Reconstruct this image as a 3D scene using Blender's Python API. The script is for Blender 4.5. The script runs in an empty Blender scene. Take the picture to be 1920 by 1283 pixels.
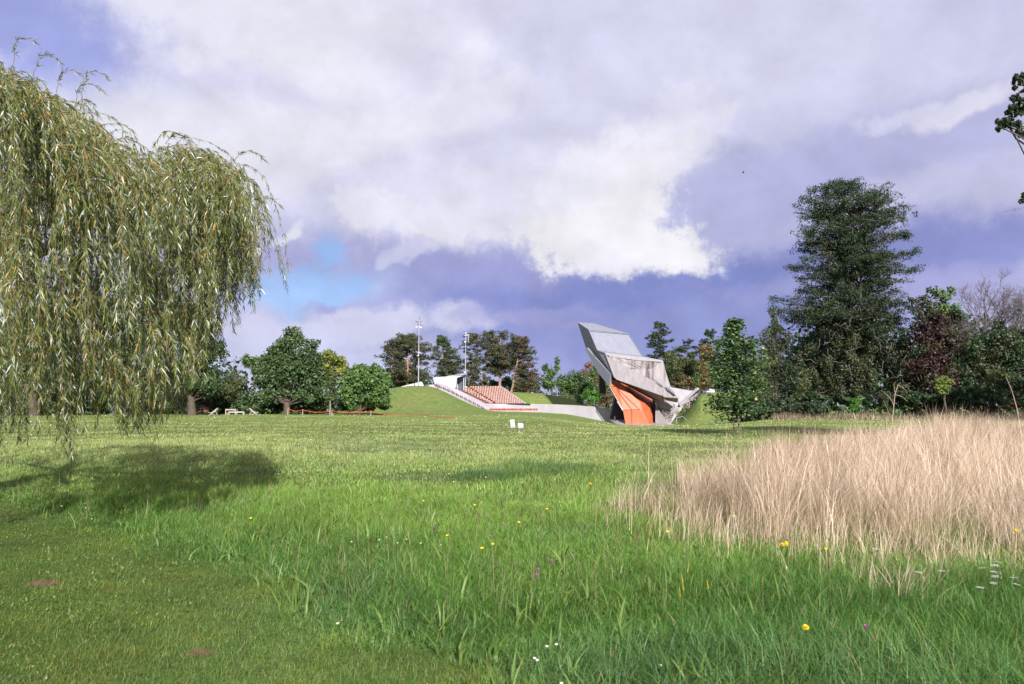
import bpy, bmesh, math, random
import numpy as np
from mathutils import Vector, Matrix
random.seed(7)
RNG = np.random.default_rng(11)
R = math.radians
col = bpy.context.scene.collection
scene = bpy.context.scene

# ------------------------------------------------------------------ camera
F = 1493.0                       # focal length in photo pixels (1920 wide)
HOR = 758.0                      # eye level in the photo
PITCH = math.atan((HOR - 641.5) / F)
CAMZ = 1.6
cp, sp = math.cos(PITCH), math.sin(PITCH)
cam_d = bpy.data.cameras.new('camera')
cam = bpy.data.objects.new('camera', cam_d); col.objects.link(cam)
cam.location = (0, 0, CAMZ); cam.rotation_euler = (R(90) + PITCH, 0, 0)
cam_d.sensor_width = 36; cam_d.lens = 36 * F / 1920
cam_d.clip_start = 0.1; cam_d.clip_end = 5000
cam_d.dof.use_dof = True; cam_d.dof.focus_distance = 60; cam_d.dof.aperture_fstop = 5.0
scene.camera = cam
scene.render.resolution_x = 1024; scene.render.resolution_y = 684
EXP = 0.95
scene.view_settings.view_transform = 'Standard'; scene.view_settings.look = 'None'
scene.view_settings.exposure = EXP; scene.view_settings.gamma = 1
scene.view_settings.use_curve_mapping = False
scene.cycles.max_bounces = 6; scene.cycles.diffuse_bounces = 3; scene.cycles.transmission_bounces = 4
scene.cycles.transparent_max_bounces = 4; scene.cycles.glossy_bounces = 2

def at(px, py, d):
    """world point on the plane Y=d seen at photo pixel px,py"""
    u = (px - 960) / F; v = (641.5 - py) / F
    dy = cp - sp * v
    return Vector((u / dy * d, d, CAMZ + (sp + cp * v) / dy * d))
def ray(px, py):
    u = (px - 960) / F; v = (641.5 - py) / F
    return Vector((u, cp - sp * v, sp + cp * v))
def S(r, g, b):
    f = lambda c: (c / 255 / 12.92) if c / 255 <= 0.04045 else ((c / 255 + 0.055) / 1.055) ** 2.4
    return (f(r), f(g), f(b))

# ------------------------------------------------------------------ sun and sky
SUN_AZ, SUN_EL = R(13), R(29)    # sun stands behind the camera, to its right
sun_dir = Vector((math.sin(SUN_AZ) * math.cos(SUN_EL), -math.cos(SUN_AZ) * math.cos(SUN_EL), math.sin(SUN_EL)))
sl = bpy.data.lights.new('sun', 'SUN'); sl.energy = 5.0; sl.angle = R(0.6); sl.color = (1.0, 0.93, 0.87)
so = bpy.data.objects.new('sun', sl); col.objects.link(so)
so.rotation_euler = sun_dir.to_track_quat('Z', 'Y').to_euler()

world = bpy.data.worlds.new('World'); scene.world = world; world.use_nodes = True
wt = world.node_tree; wn, wl = wt.nodes, wt.links; wn.clear()
def W(t, **k):
    n = wn.new(t)
    for a, b in k.items(): setattr(n, a, b)
    return n
out = W('ShaderNodeOutputWorld'); bg = W('ShaderNodeBackground'); bg.inputs[1].default_value = 0.1
wl.new(bg.outputs[0], out.inputs[0])
sky = W('ShaderNodeTexSky', sky_type='NISHITA'); sky.sun_disc = False
sky.sun_elevation = SUN_EL; sky.sun_rotation = math.atan2(sun_dir.x, sun_dir.y)
sky.air_density = 1.0; sky.dust_density = 0.6; sky.ozone_density = 2.0
KS = 1 / (0.1 * 2 ** EXP)
tc = W('ShaderNodeTexCoord'); sep = W('ShaderNodeSeparateXYZ'); wl.new(tc.outputs['Generated'], sep.inputs[0])
def WM(op, a, b=None, clamp=False):
    n = W('ShaderNodeMath', operation=op); n.use_clamp = clamp
    for i, x in enumerate((a, b)):
        if x is None: continue
        if isinstance(x, (int, float)): n.inputs[i].default_value = x
        else: wl.new(x, n.inputs[i])
    return n.outputs[0]
az = WM('ARCTAN2', sep.outputs[0], sep.outputs[1]); el = WM('ARCSINE', sep.outputs[2])
cmb = W('ShaderNodeCombineXYZ'); wl.new(az, cmb.inputs[0]); wl.new(el, cmb.inputs[1])
def noise(scale, detail, rough, off=(0, 0, 0), dist=0.0, vec=None, stretch=(1, 1, 1)):
    m = W('ShaderNodeMapping'); m.inputs['Location'].default_value = off; m.inputs['Scale'].default_value = stretch
    wl.new(vec if vec is not None else tc.outputs['Generated'], m.inputs[0])
    n = W('ShaderNodeTexNoise'); n.inputs['Scale'].default_value = scale; n.inputs['Detail'].default_value = detail
    n.inputs['Roughness'].default_value = rough; n.inputs['Distortion'].default_value = dist
    wl.new(m.outputs[0], n.inputs['Vector']); return n
# billow the coordinates, so that every cloud edge curls
wa = noise(5.0, 5, 0.58)
sub = W('ShaderNodeVectorMath', operation='SUBTRACT'); wl.new(wa.outputs['Color'], sub.inputs[0]); sub.inputs[1].default_value = (0.5, 0.5, 0.5)
mul = W('ShaderNodeVectorMath', operation='MULTIPLY'); wl.new(sub.outputs[0], mul.inputs[0]); mul.inputs[1].default_value = (0.13, 0.075, 0)
add = W('ShaderNodeVectorMath', operation='ADD'); wl.new(cmb.outputs[0], add.inputs[0]); wl.new(mul.outputs[0], add.inputs[1])
wb = noise(19.0, 6, 0.6, (5, 2, 9))
sub2 = W('ShaderNodeVectorMath', operation='SUBTRACT'); wl.new(wb.outputs['Color'], sub2.inputs[0]); sub2.inputs[1].default_value = (0.5, 0.5, 0.5)
mul2 = W('ShaderNodeVectorMath', operation='MULTIPLY'); wl.new(sub2.outputs[0], mul2.inputs[0]); mul2.inputs[1].default_value = (0.05, 0.04, 0)
add2 = W('ShaderNodeVectorMath', operation='ADD'); wl.new(add.outputs[0], add2.inputs[0]); wl.new(mul2.outputs[0], add2.inputs[1])
P = add2.outputs[0]
edge = WM('ADD', WM('SUBTRACT', noise(11.0, 11, 0.66, (3, 1, 2)).outputs[0], 0.5), WM('MULTIPLY', WM('SUBTRACT', noise(34.0, 8, 0.7, (1, 7, 4)).outputs[0], 0.5), .6))
relA = noise(6.0, 8, 0.56, (0.0, 0.0, 0.0), 0.25, stretch=(1, 1, 1.5))
relB = noise(6.0, 8, 0.56, (0.022, 0.0, 0.036), 0.25, stretch=(1, 1, 1.5))
relC = noise(17.0, 8, 0.6, (0.0, 0.0, 0.0), 0.3); relD = noise(17.0, 8, 0.6, (0.05, 0.0, 0.11), 0.3)
relief = WM('ADD', WM('SUBTRACT', relA.outputs[0], relB.outputs[0]), WM('MULTIPLY', WM('SUBTRACT', relC.outputs[0], relD.outputs[0]), .38))
def px2ae(px, py):
    d = ray(px, py).normalized(); return math.atan2(d.x, d.y), math.asin(d.z)
def mask(cx, cy, rx, ry, rot=0, soft=0.5, rag=0.6):
    a, e = px2ae(cx, cy)
    m = W('ShaderNodeMapping', vector_type='TEXTURE'); m.inputs['Location'].default_value = (a, e, 0)
    m.inputs['Rotation'].default_value = (0, 0, R(rot)); m.inputs['Scale'].default_value = (rx / F, ry / F, 1)
    wl.new(P, m.inputs[0])
    ln = W('ShaderNodeVectorMath', operation='LENGTH'); wl.new(m.outputs[0], ln.inputs[0])
    r = WM('ADD', ln.outputs['Value'], WM('MULTIPLY', edge, rag * 2))
    mr = W('ShaderNodeMapRange', interpolation_type='SMOOTHERSTEP'); wl.new(r, mr.inputs[0])
    mr.inputs[1].default_value = 1 + soft; mr.inputs[2].default_value = 1 - soft
    mr.inputs[3].default_value = 0; mr.inputs[4].default_value = 1
    return mr.outputs[0]
def mixc(a, b, f):
    n = W('ShaderNodeMix', data_type='RGBA')
    if isinstance(f, float): n.inputs[0].default_value = f
    else: wl.new(f, n.inputs[0])
    for s, x in ((6, a), (7, b)):
        if isinstance(x, tuple): n.inputs[s].default_value = tuple(c * KS for c in x) + (1,)
        else: wl.new(x, n.inputs[s])
    return n.outputs[2]
SK = W('ShaderNodeMix', data_type='RGBA', blend_type='MULTIPLY'); SK.inputs[0].default_value = 1
wl.new(sky.outputs[0], SK.inputs[6]); SK.inputs[7].default_value = (0.62, 0.72, 0.98, 1)
c = mixc(S(190, 190, 228), S(206, 206, 236), relA.outputs[0])
LAY = [  # cx, cy, rx, ry, rot, colour, softness, raggedness, strength
    (640, 100, 1050, 380, 0, S(227, 227, 243), .5, .3, 1),
    (1500, 40, 620, 230, 0, S(205, 206, 235), .7, .3, .9),
    (1250, 120, 420, 160, 10, S(214, 215, 239), .7, .4, .9),
    (1650, 290, 420, 75, 2, S(180, 182, 223), .6, .4, .85),
    (1480, 400, 300, 80, 4, S(176, 178, 220), .7, .4, .85),
    (1800, 202, 80, 15, 16, S(224, 223, 242), .9, 1.5, .95),
    (1700, 222, 70, 10, 8, S(216, 216, 239), .9, 1.6, .9),
    (1620, 180, 240, 40, 12, S(208, 209, 236), .8, .8, .7),
    (1800, 385, 260, 60, 6, S(200, 200, 232), .6, .6, .9),
    (1600, 492, 440, 50, 3, S(142, 149, 207), .7, .4, 1),
    (1180, 600, 560, 125, 0, S(149, 157, 213), .5, .25, 1),
    (1220, 520, 320, 42, 3, S(130, 141, 203), .7, .5, .95),
    (900, 505, 230, 34, 0, S(160, 163, 215), .7, .6, .9),
    (450, 180, 130, 36, 8, S(205, 205, 234), .8, .9, .8),
    (1010, 120, 190, 50, 14, S(208, 209, 236), .7, .9, .7),
    (800, 320, 300, 26, 16, S(208, 209, 236), .8, .9, .6),
    (560, 470, 170, 60, 0, S(172, 173, 219), .6, .7, .95),
    (740, 395, 330, 40, 8, S(208, 209, 236), .7, .8, .7),
    (1340, 370, 110, 60, 20, S(184, 186, 226), .7, .8, .7),
]
GAP = [(50, 40, 200, 75, -10, .8, .9), (575, 538, 125, 40, 4, .6, .9), (622, 468, 28, 24, 0, .6, .9), (250, 410, 90, 50, 0, .6, .6)]
LAY2 = [
    (620, 612, 300, 34, 4, S(212, 213, 240), .4, .8, .95),
    (430, 700, 420, 85, 0, S(206, 210, 240), .8, .3, .9),
    (575, 572, 30, 14, 0, S(166, 170, 218), .7, .9, .8),
    (1270, 262, 110, 46, 34, S(226, 226, 243), .5, 1.0, .9),
    (1120, 350, 150, 70, 30, S(236, 235, 246), .5, 1.0, .95),
    (1110, 420, 140, 70, 6, S(242, 241, 248), .4, 1.1, 1),
    (1215, 460, 150, 34, -4, S(244, 243, 249), .55, 1.3, 1),
    (1150, 488, 60, 24, 0, S(238, 237, 247), .55, 1.3, .9),
    (1040, 425, 70, 50, 0, S(244, 243, 249), .4, 1.1, .9),
    (790, 425, 120, 46, -8, S(232, 232, 246), .4, 1.2, .95),
    (770, 485, 60, 16, 20, S(206, 206, 234), .5, 1.2, .8),
    (900, 380, 190, 60, 8, S(226, 226, 243), .6, 1.0, .8),
    (552, 440, 30, 9, 38, S(228, 228, 244), .8, 1.0, .9),
    (330, 250, 200, 70, 4, S(234, 234, 246), .7, .9, .8),
    (570, 130, 90, 46, -6, S(238, 238, 247), .7, 1.0, .6),
    (880, 130, 60, 34, 40, S(236, 236, 247), .7, 1.0, .6),
    (560, 30, 330, 40, -6, S(228, 229, 243), .8, .9, .8),
    (690, 250, 330, 36, 14, S(232, 232, 245), .7, 1.0, .7),
    (1290, 190, 60, 24, 34, S(226, 226, 244), .6, 1.1, .8),
    (1000, 585, 130, 12, 4, S(164, 166, 216), .8, .9, .6),
    (1080, 606, 90, 7, -8, S(176, 164, 210), .9, .2, .4),
    (1700, 540, 300, 26, -4, S(172, 172, 220), .8, .7, .7),
]
def layers(c, L):
    for cx, cy, rx, ry, rot, colr, soft, rag, st in L:
        if rag >= .9 and soft <= .6: soft *= 1.0; rag *= 1.15
        c = mixc(c, colr, WM('MULTIPLY', mask(cx, cy, rx, ry, rot, soft, rag), st))
    return c
c = layers(c, LAY)
for i, (cx, cy, rx, ry, rot, soft, rag) in enumerate(GAP):
    c = mixc(c, S(134, 142, 222) if i == 0 else S(146, 188, 238), WM('MULTIPLY', mask(cx, cy, rx, ry, rot, soft, rag), .72))
    c = mixc(c, SK.outputs[2], WM('MULTIPLY', mask(cx, cy, rx, ry, rot, soft, rag), .12))
c = layers(c, LAY2)
lit = WM('ADD', WM('MULTIPLY', relief, .5), 1.0)
mm = W('ShaderNodeVectorMath', operation='SCALE'); wl.new(c, mm.inputs[0]); wl.new(lit, mm.inputs['Scale'])
wl.new(mm.outputs[0], bg.inputs[0])
world.cycles.sampling_method = 'MANUAL'; world.cycles.sample_map_resolution = 512

# ------------------------------------------------------------------ helpers
def tag(o, label=None, cat=None, group=None, kind=None):
    for k, v in (('label', label), ('category', cat), ('group', group), ('kind', kind)):
        if v: o[k] = v
    return o
def empty(name, loc, label, cat, group=None, rz=0):
    o = bpy.data.objects.new(name, None); col.objects.link(o); o.location = loc; o.rotation_euler = (0, 0, rz)
    o.empty_display_size = 0.2
    return tag(o, label, cat, group)
def npmesh(name, V, T, mat, parent=None, fcol=None, k=3, smooth=False, world_coords=True):
    """V (N,3), T (M,k) faces; fcol (M,3) per-face colour"""
    V = np.asarray(V, dtype=np.float32); T = np.asarray(T, dtype=np.int32)
    if parent is not None and world_coords: V = V - np.array(parent.location, dtype=np.float32)
    me = bpy.data.meshes.new(name); m = len(T)
    me.vertices.add(len(V)); me.vertices.foreach_set('co', V.ravel())
    me.loops.add(m * k); me.loops.foreach_set('vertex_index', T.ravel())
    me.polygons.add(m); me.polygons.foreach_set('loop_start', np.arange(0, m * k, k, dtype=np.int32))
    try: me.polygons.foreach_set('loop_total', np.full(m, k, dtype=np.int32))
    except Exception: pass
    me.polygons.foreach_set('use_smooth', np.full(m, smooth, dtype=bool))
    me.update(calc_edges=True)
    if fcol is not None:
        a = me.attributes.new('fcol', 'FLOAT_COLOR', 'FACE')
        c4 = np.ones((m, 4), dtype=np.float32); c4[:, :3] = fcol; a.data.foreach_set('color', c4.ravel())
    me.materials.append(mat)
    o = bpy.data.objects.new(name, me); col.objects.link(o); o.parent = parent
    return o
def bmobj(name, bm, mats, parent=None, smooth=False):
    """bm is in the parent's own space"""
    me = bpy.data.meshes.new(name); bmesh.ops.recalc_face_normals(bm, faces=bm.faces[:])
    for f in bm.faces: f.smooth = smooth
    bm.to_mesh(me); bm.free()
    for m in (mats if isinstance(mats, (list, tuple)) else [mats]): me.materials.append(m)
    o = bpy.data.objects.new(name, me); col.objects.link(o); o.parent = parent
    return o
def box(bm, c, s, rot=None, mi=0):
    r = bmesh.ops.create_cube(bm, size=1)
    M = Matrix.Translation(c) @ (rot.to_4x4() if rot else Matrix.Identity(4)) @ Matrix.Diagonal((s[0], s[1], s[2], 1))
    bmesh.ops.transform(bm, matrix=M, verts=r['verts'])
    for f in {f for v in r['verts'] for f in v.link_faces}: f.material_index = mi
def bar(bm, a, b, w, h=None, mi=0, seg=0):
    a, b = Vector(a), Vector(b); d = b - a; L = d.length
    if L < 1e-6: return
    q = d.to_track_quat('Z', 'Y').to_matrix().to_4x4()
    if seg:
        r = bmesh.ops.create_cone(bm, cap_ends=True, segments=seg, radius1=w, radius2=h if h is not None else w, depth=L)
        M = Matrix.Translation((a + b) / 2) @ q
    else:
        r = bmesh.ops.create_cube(bm, size=1)
        M = Matrix.Translation((a + b) / 2) @ q @ Matrix.Diagonal((w, h or w, L, 1))
    bmesh.ops.transform(bm, matrix=M, verts=r['verts'])
    for f in {f for v in r['verts'] for f in v.link_faces}: f.material_index = mi
def vnoise(x, y, scale, seed=0):
    """smooth value noise 0..1"""
    r = np.random.default_rng(100 + seed); G = r.random((128, 128))
    x = np.asarray(x) / scale + 31.7; y = np.asarray(y) / scale + 17.3
    xi = np.floor(x).astype(int); yi = np.floor(y).astype(int); fx = x - xi; fy = y - yi
    fx = fx * fx * (3 - 2 * fx); fy = fy * fy * (3 - 2 * fy)
    g = lambda a, b: G[a % 128, b % 128]
    return (g(xi, yi) * (1 - fx) + g(xi + 1, yi) * fx) * (1 - fy) + (g(xi, yi + 1) * (1 - fx) + g(xi + 1, yi + 1) * fx) * fy
def sstep(a, b, x):
    t = np.clip((x - a) / (b - a), 0, 1); return t * t * (3 - 2 * t)

# ------------------------------------------------------------------ materials
def newmat(name):
    m = bpy.data.materials.new(name); m.use_nodes = True; nt = m.node_tree; nt.nodes.clear()
    o = nt.nodes.new('ShaderNodeOutputMaterial'); return m, nt, o
def foliage_mat(name, trans=0.35, gloss=0.06, rough=0.45, tcol=(1.15, 1.1, 0.55)):
    m, nt, o = newmat(name); N, L = nt.nodes, nt.links
    a = N.new('ShaderNodeAttribute'); a.attribute_name = 'fcol'
    df = N.new('ShaderNodeBsdfDiffuse'); L.new(a.outputs['Color'], df.inputs[0])
    mu = N.new('ShaderNodeMix'); mu.data_type = 'RGBA'; mu.blend_type = 'MULTIPLY'; mu.inputs[0].default_value = 1
    L.new(a.outputs['Color'], mu.inputs[6]); mu.inputs[7].default_value = tcol + (1,)
    tr = N.new('ShaderNodeBsdfTranslucent'); L.new(mu.outputs[2], tr.inputs[0])
    x = N.new('ShaderNodeMixShader'); x.inputs[0].default_value = trans; L.new(df.outputs[0], x.inputs[1]); L.new(tr.outputs[0], x.inputs[2])
    g = N.new('ShaderNodeBsdfGlossy'); g.inputs['Roughness'].default_value = rough; g.inputs[0].default_value = (.9, .95, 1, 1)
    y = N.new('ShaderNodeMixShader'); y.inputs[0].default_value = gloss; L.new(x.outputs[0], y.inputs[1]); L.new(g.outputs[0], y.inputs[2])
    L.new(y.outputs[0], o.inputs[0]); return m
M_GRASS = foliage_mat('grass_blades', .42, .02, .5, (1.2, 1.15, .5))
M_LEAF = foliage_mat('leaves', .28, .025, .5)
M_WILLOW = foliage_mat('willow_leaves', .28, .05, .4)
M_STRAW = foliage_mat('straw', .25, .05, tcol=(1, .95, .85))
M_FLOWER = foliage_mat('petals', .3, .02, tcol=(1, 1, 1))
def pbr(name, c1, c2=None, scale=2.0, rough=0.8, bump=0.0, metallic=0.0, stretch=(1, 1, 1), detail=6, lo=.35, hi=.65, c3=None, scale3=.5):
    m, nt, o = newmat(name); N, L = nt.nodes, nt.links
    b = N.new('ShaderNodeBsdfPrincipled'); L.new(b.outputs[0], o.inputs[0]); b.inputs['Roughness'].default_value = rough
    b.inputs['Metallic'].default_value = metallic
    c2 = c2 or tuple(x * .8 for x in c1)
    t = N.new('ShaderNodeTexCoord'); mp = N.new('ShaderNodeMapping'); mp.inputs['Scale'].default_value = stretch
    L.new(t.outputs['Object'], mp.inputs[0])
    n = N.new('ShaderNodeTexNoise'); n.inputs['Scale'].default_value = scale; n.inputs['Detail'].default_value = detail; n.inputs['Roughness'].default_value = .6
    L.new(mp.outputs[0], n.inputs['Vector'])
    r = N.new('ShaderNodeValToRGB'); r.color_ramp.elements[0].position = lo; r.color_ramp.elements[1].position = hi
    r.color_ramp.elements[0].color = tuple(c1) + (1,); r.color_ramp.elements[1].color = tuple(c2) + (1,)
    L.new(n.outputs[0], r.inputs[0]); cc = r.outputs[0]
    if c3:
        n3 = N.new('ShaderNodeTexNoise'); n3.inputs['Scale'].default_value = scale3; n3.inputs['Detail'].default_value = 5
        L.new(t.outputs['Object'], n3.inputs['Vector'])
        r3 = N.new('ShaderNodeValToRGB'); r3.color_ramp.elements[0].position = .48; r3.color_ramp.elements[1].position = .68
        L.new(n3.outputs[0], r3.inputs[0])
        mx = N.new('ShaderNodeMix'); mx.data_type = 'RGBA'; L.new(r3.outputs[0], mx.inputs[0]); L.new(cc, mx.inputs[6]); mx.inputs[7].default_value = tuple(c3) + (1,)
        cc = mx.outputs[2]
    L.new(cc, b.inputs['Base Color'])
    if bump:
        bp = N.new('ShaderNodeBump'); bp.inputs['Strength'].default_value = bump; bp.inputs['Distance'].default_value = .05
        L.new(n.outputs[0], bp.inputs['Height']); L.new(bp.outputs[0], b.inputs['Normal'])
    return m
M_BARK = pbr('bark', (.10, .075, .055), (.045, .034, .026), 3, .9, .5, stretch=(3, 3, .6))
M_PINEBARK = pbr('pine_bark', (.30, .20, .15), (.16, .10, .075), 2, .9, .4, stretch=(3, 3, .6))
M_GREYBARK = pbr('grey_bark', (.15, .125, .12), (.075, .062, .06), 3, .9, .3)
M_WILLOWBARK = pbr('willow_bark', (.13, .095, .06), (.05, .04, .03), 6, .9, .5, stretch=(2, 2, .5))
M_CONC = pbr('weathered_concrete', (.245, .228, .245), (.18, .165, .178), 1.1, .85, .15, stretch=(1.4, 1.4, .35), c3=(.20, .185, .195), scale3=.25)
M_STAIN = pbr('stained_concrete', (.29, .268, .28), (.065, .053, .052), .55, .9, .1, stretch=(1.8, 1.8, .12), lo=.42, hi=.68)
M_CONCL = pbr('pale_concrete', (.29, .278, .30), (.24, .228, .248), .9, .85, .1, stretch=(1, 1, .5))
M_WALL = pbr('wall_concrete', (.36, .35, .375), (.30, .288, .31), .35, .9, .1, stretch=(1, 1, .4))
M_METAL = pbr('pale_metal_cladding', (.205, .218, .262), (.175, .187, .23), .5, .5, 0, 0, stretch=(2.5, 2.5, .05))
M_WHITE = pbr('white_render', (.47, .465, .50), (.42, .41, .445), .8, .8)
M_ORANGE = pbr('orange_panel', (.46, .108, .042), (.39, .088, .034), .6, .55)
M_DARK = pbr('black_steel', (.018, .018, .022), (.03, .03, .035), 5, .5)
M_SEAM = pbr('dark_joint', (.12, .03, .015), (.08, .02, .01), 5, .8)
M_STEEL = pbr('galvanised_steel', (.42, .46, .50), (.34, .37, .41), 3, .4, 0, .6)
M_SEATO = pbr('orange_seat', (.19, .066, .042), (.15, .052, .034), 5, .5)
M_SEATW = pbr('pale_seat_pan', (.38, .32, .28), (.33, .27, .24), 5, .6)
M_SEATR = pbr('red_seat', (.36, .075, .035), (.28, .06, .03), 5, .5)
M_SEATD = pbr('dark_red_seat', (.10, .018, .018), (.05, .012, .012), 5, .5)
M_ROCK = pbr('rubble', (.30, .28, .28), (.15, .135, .13), 3.2, .95, .6)
M_WOODW = pbr('pale_wood', (.40, .36, .31), (.33, .29, .25), 6, .7)
M_CANVAS = pbr('pale_canvas', (.62, .48, .44), (.52, .36, .34), 3, .9)
M_ROPE = pbr('red_rope', (.62, .05, .03), (.50, .04, .02), 9, .6)
M_SOIL = pbr('red_soil', (.125, .068, .040), (.075, .042, .026), 22, .95, .8)
M_BOXG = pbr('grey_case', (.42, .42, .44), (.36, .36, .38), 8, .6)
M_SHRED = pbr('tarpaulin', (.50, .60, .75), (.42, .52, .68), 3, .6)

# ground: grass-covered soil, colour by what grows there
def ground_mat():
    m, nt, o = newmat('turf'); N, L = nt.nodes, nt.links
    b = N.new('ShaderNodeBsdfPrincipled'); b.inputs['Roughness'].default_value = .95; b.inputs['Specular IOR Level'].default_value = .1
    L.new(b.outputs[0], o.inputs[0])
    g = N.new('ShaderNodeNewGeometry'); sx = N.new('ShaderNodeSeparateXYZ'); L.new(g.outputs['Position'], sx.inputs[0])
    def nz(s, d=6, st=(1, 1, 1)):
        mp = N.new('ShaderNodeMapping'); mp.inputs['Scale'].default_value = st; L.new(g.outputs['Position'], mp.inputs[0])
        n = N.new('ShaderNodeTexNoise'); n.inputs['Scale'].default_value = s; n.inputs['Detail'].default_value = d; n.inputs['Roughness'].default_value = .65
        L.new(mp.outputs[0], n.inputs['Vector']); return n.outputs[0]
    def ramp(f, cols):
        r = N.new('ShaderNodeValToRGB'); e = r.color_ramp.elements
        while len(e) < len(cols): e.new(.5)
        for i, (p, cc) in enumerate(cols): e[i].position = p; e[i].color = tuple(cc) + (1,)
        L.new(f, r.inputs[0]); return r.outputs[0]
    fine = nz(1.3, 10); coarse = nz(.07, 4)
    lawn = ramp(fine, [(.30, (.065, .110, .024)), (.5, (.12, .180, .042)), (.70, (.19, .255, .075))])
    warm = ramp(fine, [(.30, (.10, .13, .032)), (.5, (.15, .18, .052)), (.7, (.21, .23, .085))])
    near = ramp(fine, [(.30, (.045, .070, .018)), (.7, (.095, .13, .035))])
    cm = ramp(coarse, [(.42, (0, 0, 0)), (.62, (1, 1, 1))])
    x = N.new('ShaderNodeMix'); x.data_type = 'RGBA'; L.new(cm, x.inputs[0]); L.new(lawn, x.inputs[6]); L.new(warm, x.inputs[7])
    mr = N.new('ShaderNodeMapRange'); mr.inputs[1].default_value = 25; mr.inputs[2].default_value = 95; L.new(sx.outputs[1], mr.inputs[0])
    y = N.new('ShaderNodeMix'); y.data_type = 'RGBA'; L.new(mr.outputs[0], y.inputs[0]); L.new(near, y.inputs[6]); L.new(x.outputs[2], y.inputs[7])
    L.new(y.outputs[2], b.inputs['Base Color'])
    bp = N.new('ShaderNodeBump'); bp.inputs['Strength'].default_value = .7; bp.inputs['Distance'].default_value = .25
    L.new(nz(3.5, 6), bp.inputs['Height']); L.new(bp.outputs[0], b.inputs['Normal'])
    return m
M_TURF = ground_mat()

# ------------------------------------------------------------------ terrain
def zpx(py, d): return CAMZ - (py - HOR) / F * d
CRX = [-400, 300, 520, 600, 660, 700, 735, 770, 805, 818, 840, 860, 880, 900, 918, 950, 1010, 1060, 1085, 1110, 1145, 1160, 1200, 1265, 1280, 1420, 1700, 3000]
CRY = [778, 778, 776, 768, 752, 739, 728.5, 724, 724.5, 728, 738, 748, 757, 765, 770.5, 772, 773.5, 776, 780, 785, 792, 796, 797, 797, 797, 790, 782, 778]
def terrain(X, Y):
    X = np.asarray(X, float); Y = np.asarray(Y, float)
    Ys = np.maximum(Y, 20.0); px = 960 + 1497 * X / Ys
    w = sstep(960, 1180, px) * (1 - sstep(1290, 1500, px))
    zf = -3.08 * np.clip((Y - 50) / 129, 0, 1) * w
    bumps = .10 * (vnoise(X, Y, 3.1, 1) - .5) + .25 * (vnoise(X, Y, 14, 2) - .5) * sstep(8, 30, Y)
    cy = np.interp(px, CRX, CRY)
    zc = CAMZ - (cy - HOR) / F * 175
    s = sstep(128, 175, Y)
    z = zf * (1 - s) + zc * s
    # behind the crest the seating bowl lies a little lower, then the rear bank
    bowl = sstep(176, 182, Y) * sstep(806, 826, px) * (1 - sstep(1150, 1200, px))
    z = z - 1.6 * bowl
    bank_y = np.interp(px, [700, 900, 975, 1010, 1050, 1085, 1120, 1160, 1200], [725, 731, 736, 738, 743, 752, 762, 775, 790])
    zb = CAMZ - (bank_y - HOR) / F * 222
    sb = sstep(196, 222, Y) * sstep(800, 940, px) * (1 - sstep(1180, 1230, px))
    z = z * (1 - sb) + np.maximum(z, zb) * sb
    # mound on the right of the tower
    my = np.interp(px, [1256, 1268, 1290, 1312, 1340, 1420, 1480, 1560], [799, 797, 770, 741, 735, 734, 760, 785])
    zm = CAMZ - (my - HOR) / F * 196
    sm = sstep(174, 196, Y) * sstep(1255, 1262, px)
    z = z * (1 - sm) + np.maximum(z, zm) * sm
    far = sstep(245, 330, Y)
    z = z * (1 - far) - 1.0 * far
    return z + bumps * (1 - .7 * far)
def axis(segs):
    out = []
    for a, b, n in segs: out += list(np.linspace(a, b, n, endpoint=False))
    return np.array(out + [segs[-1][1]])
gx = axis([(-900, -150, 12), (-150, -60, 45), (-60, 90, 220), (90, 160, 35), (160, 900, 12)])
gy = axis([(-60, 0, 20), (0, 120, 150), (120, 250, 190), (250, 400, 30), (400, 2500, 14)])
GX, GY = np.meshgrid(gx, gy); GZ = terrain(GX, GY)
nx, ny = len(gx), len(gy); idx = np.arange(nx * ny).reshape(ny, nx)
Q = np.stack([idx[:-1, :-1], idx[:-1, 1:], idx[1:, 1:], idx[1:, :-1]], -1).reshape(-1, 4)
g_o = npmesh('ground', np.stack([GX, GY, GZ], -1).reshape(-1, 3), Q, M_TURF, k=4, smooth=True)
tag(g_o, kind='structure')

# ------------------------------------------------------------------ grass
def blades(B, h, w, head, lean, c, segs):
    """B (N,3) feet; h,w,lean (N,), head (N,) heading of the lean; returns V,T,C"""
    n = len(B); ts = {1: [0, 1], 2: [0, .5, 1], 3: [0, .33, .68, 1]}[segs]
    H = np.stack([np.cos(head), np.sin(head), np.zeros(n)], -1)
    tw = head + RNG.uniform(0.6, 2.5, n); Wd = np.stack([np.cos(tw), np.sin(tw), np.zeros(n)], -1)
    V = []
    for t in ts:
        p = B + H * (lean * t ** 1.9)[:, None]; p = p + np.array([0, 0, 1.0]) * (h * (t - .22 * np.minimum(lean / np.maximum(h, .01), 1.5) * t * t))[:, None]
        if t == 1: V.append(p[:, None]); continue
        ww = (w * (1 - .55 * t) * .5)[:, None]
        V.append(np.stack([p - Wd * ww, p + Wd * ww], 1))
    V = np.concatenate(V, 1); m = V.shape[1]
    T = []
    for k in range(segs - 1): a = 2 * k; T += [(a, a + 1, a + 2), (a + 1, a + 3, a + 2)]
    a = 2 * (segs - 1); T.append((a, a + 1, a + 2)); T = np.array(T)
    F_ = (np.arange(n)[:, None, None] * m + T[None]).reshape(-1, 3)
    return V.reshape(-1, 3), F_, np.repeat(c, len(T), 0)
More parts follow.
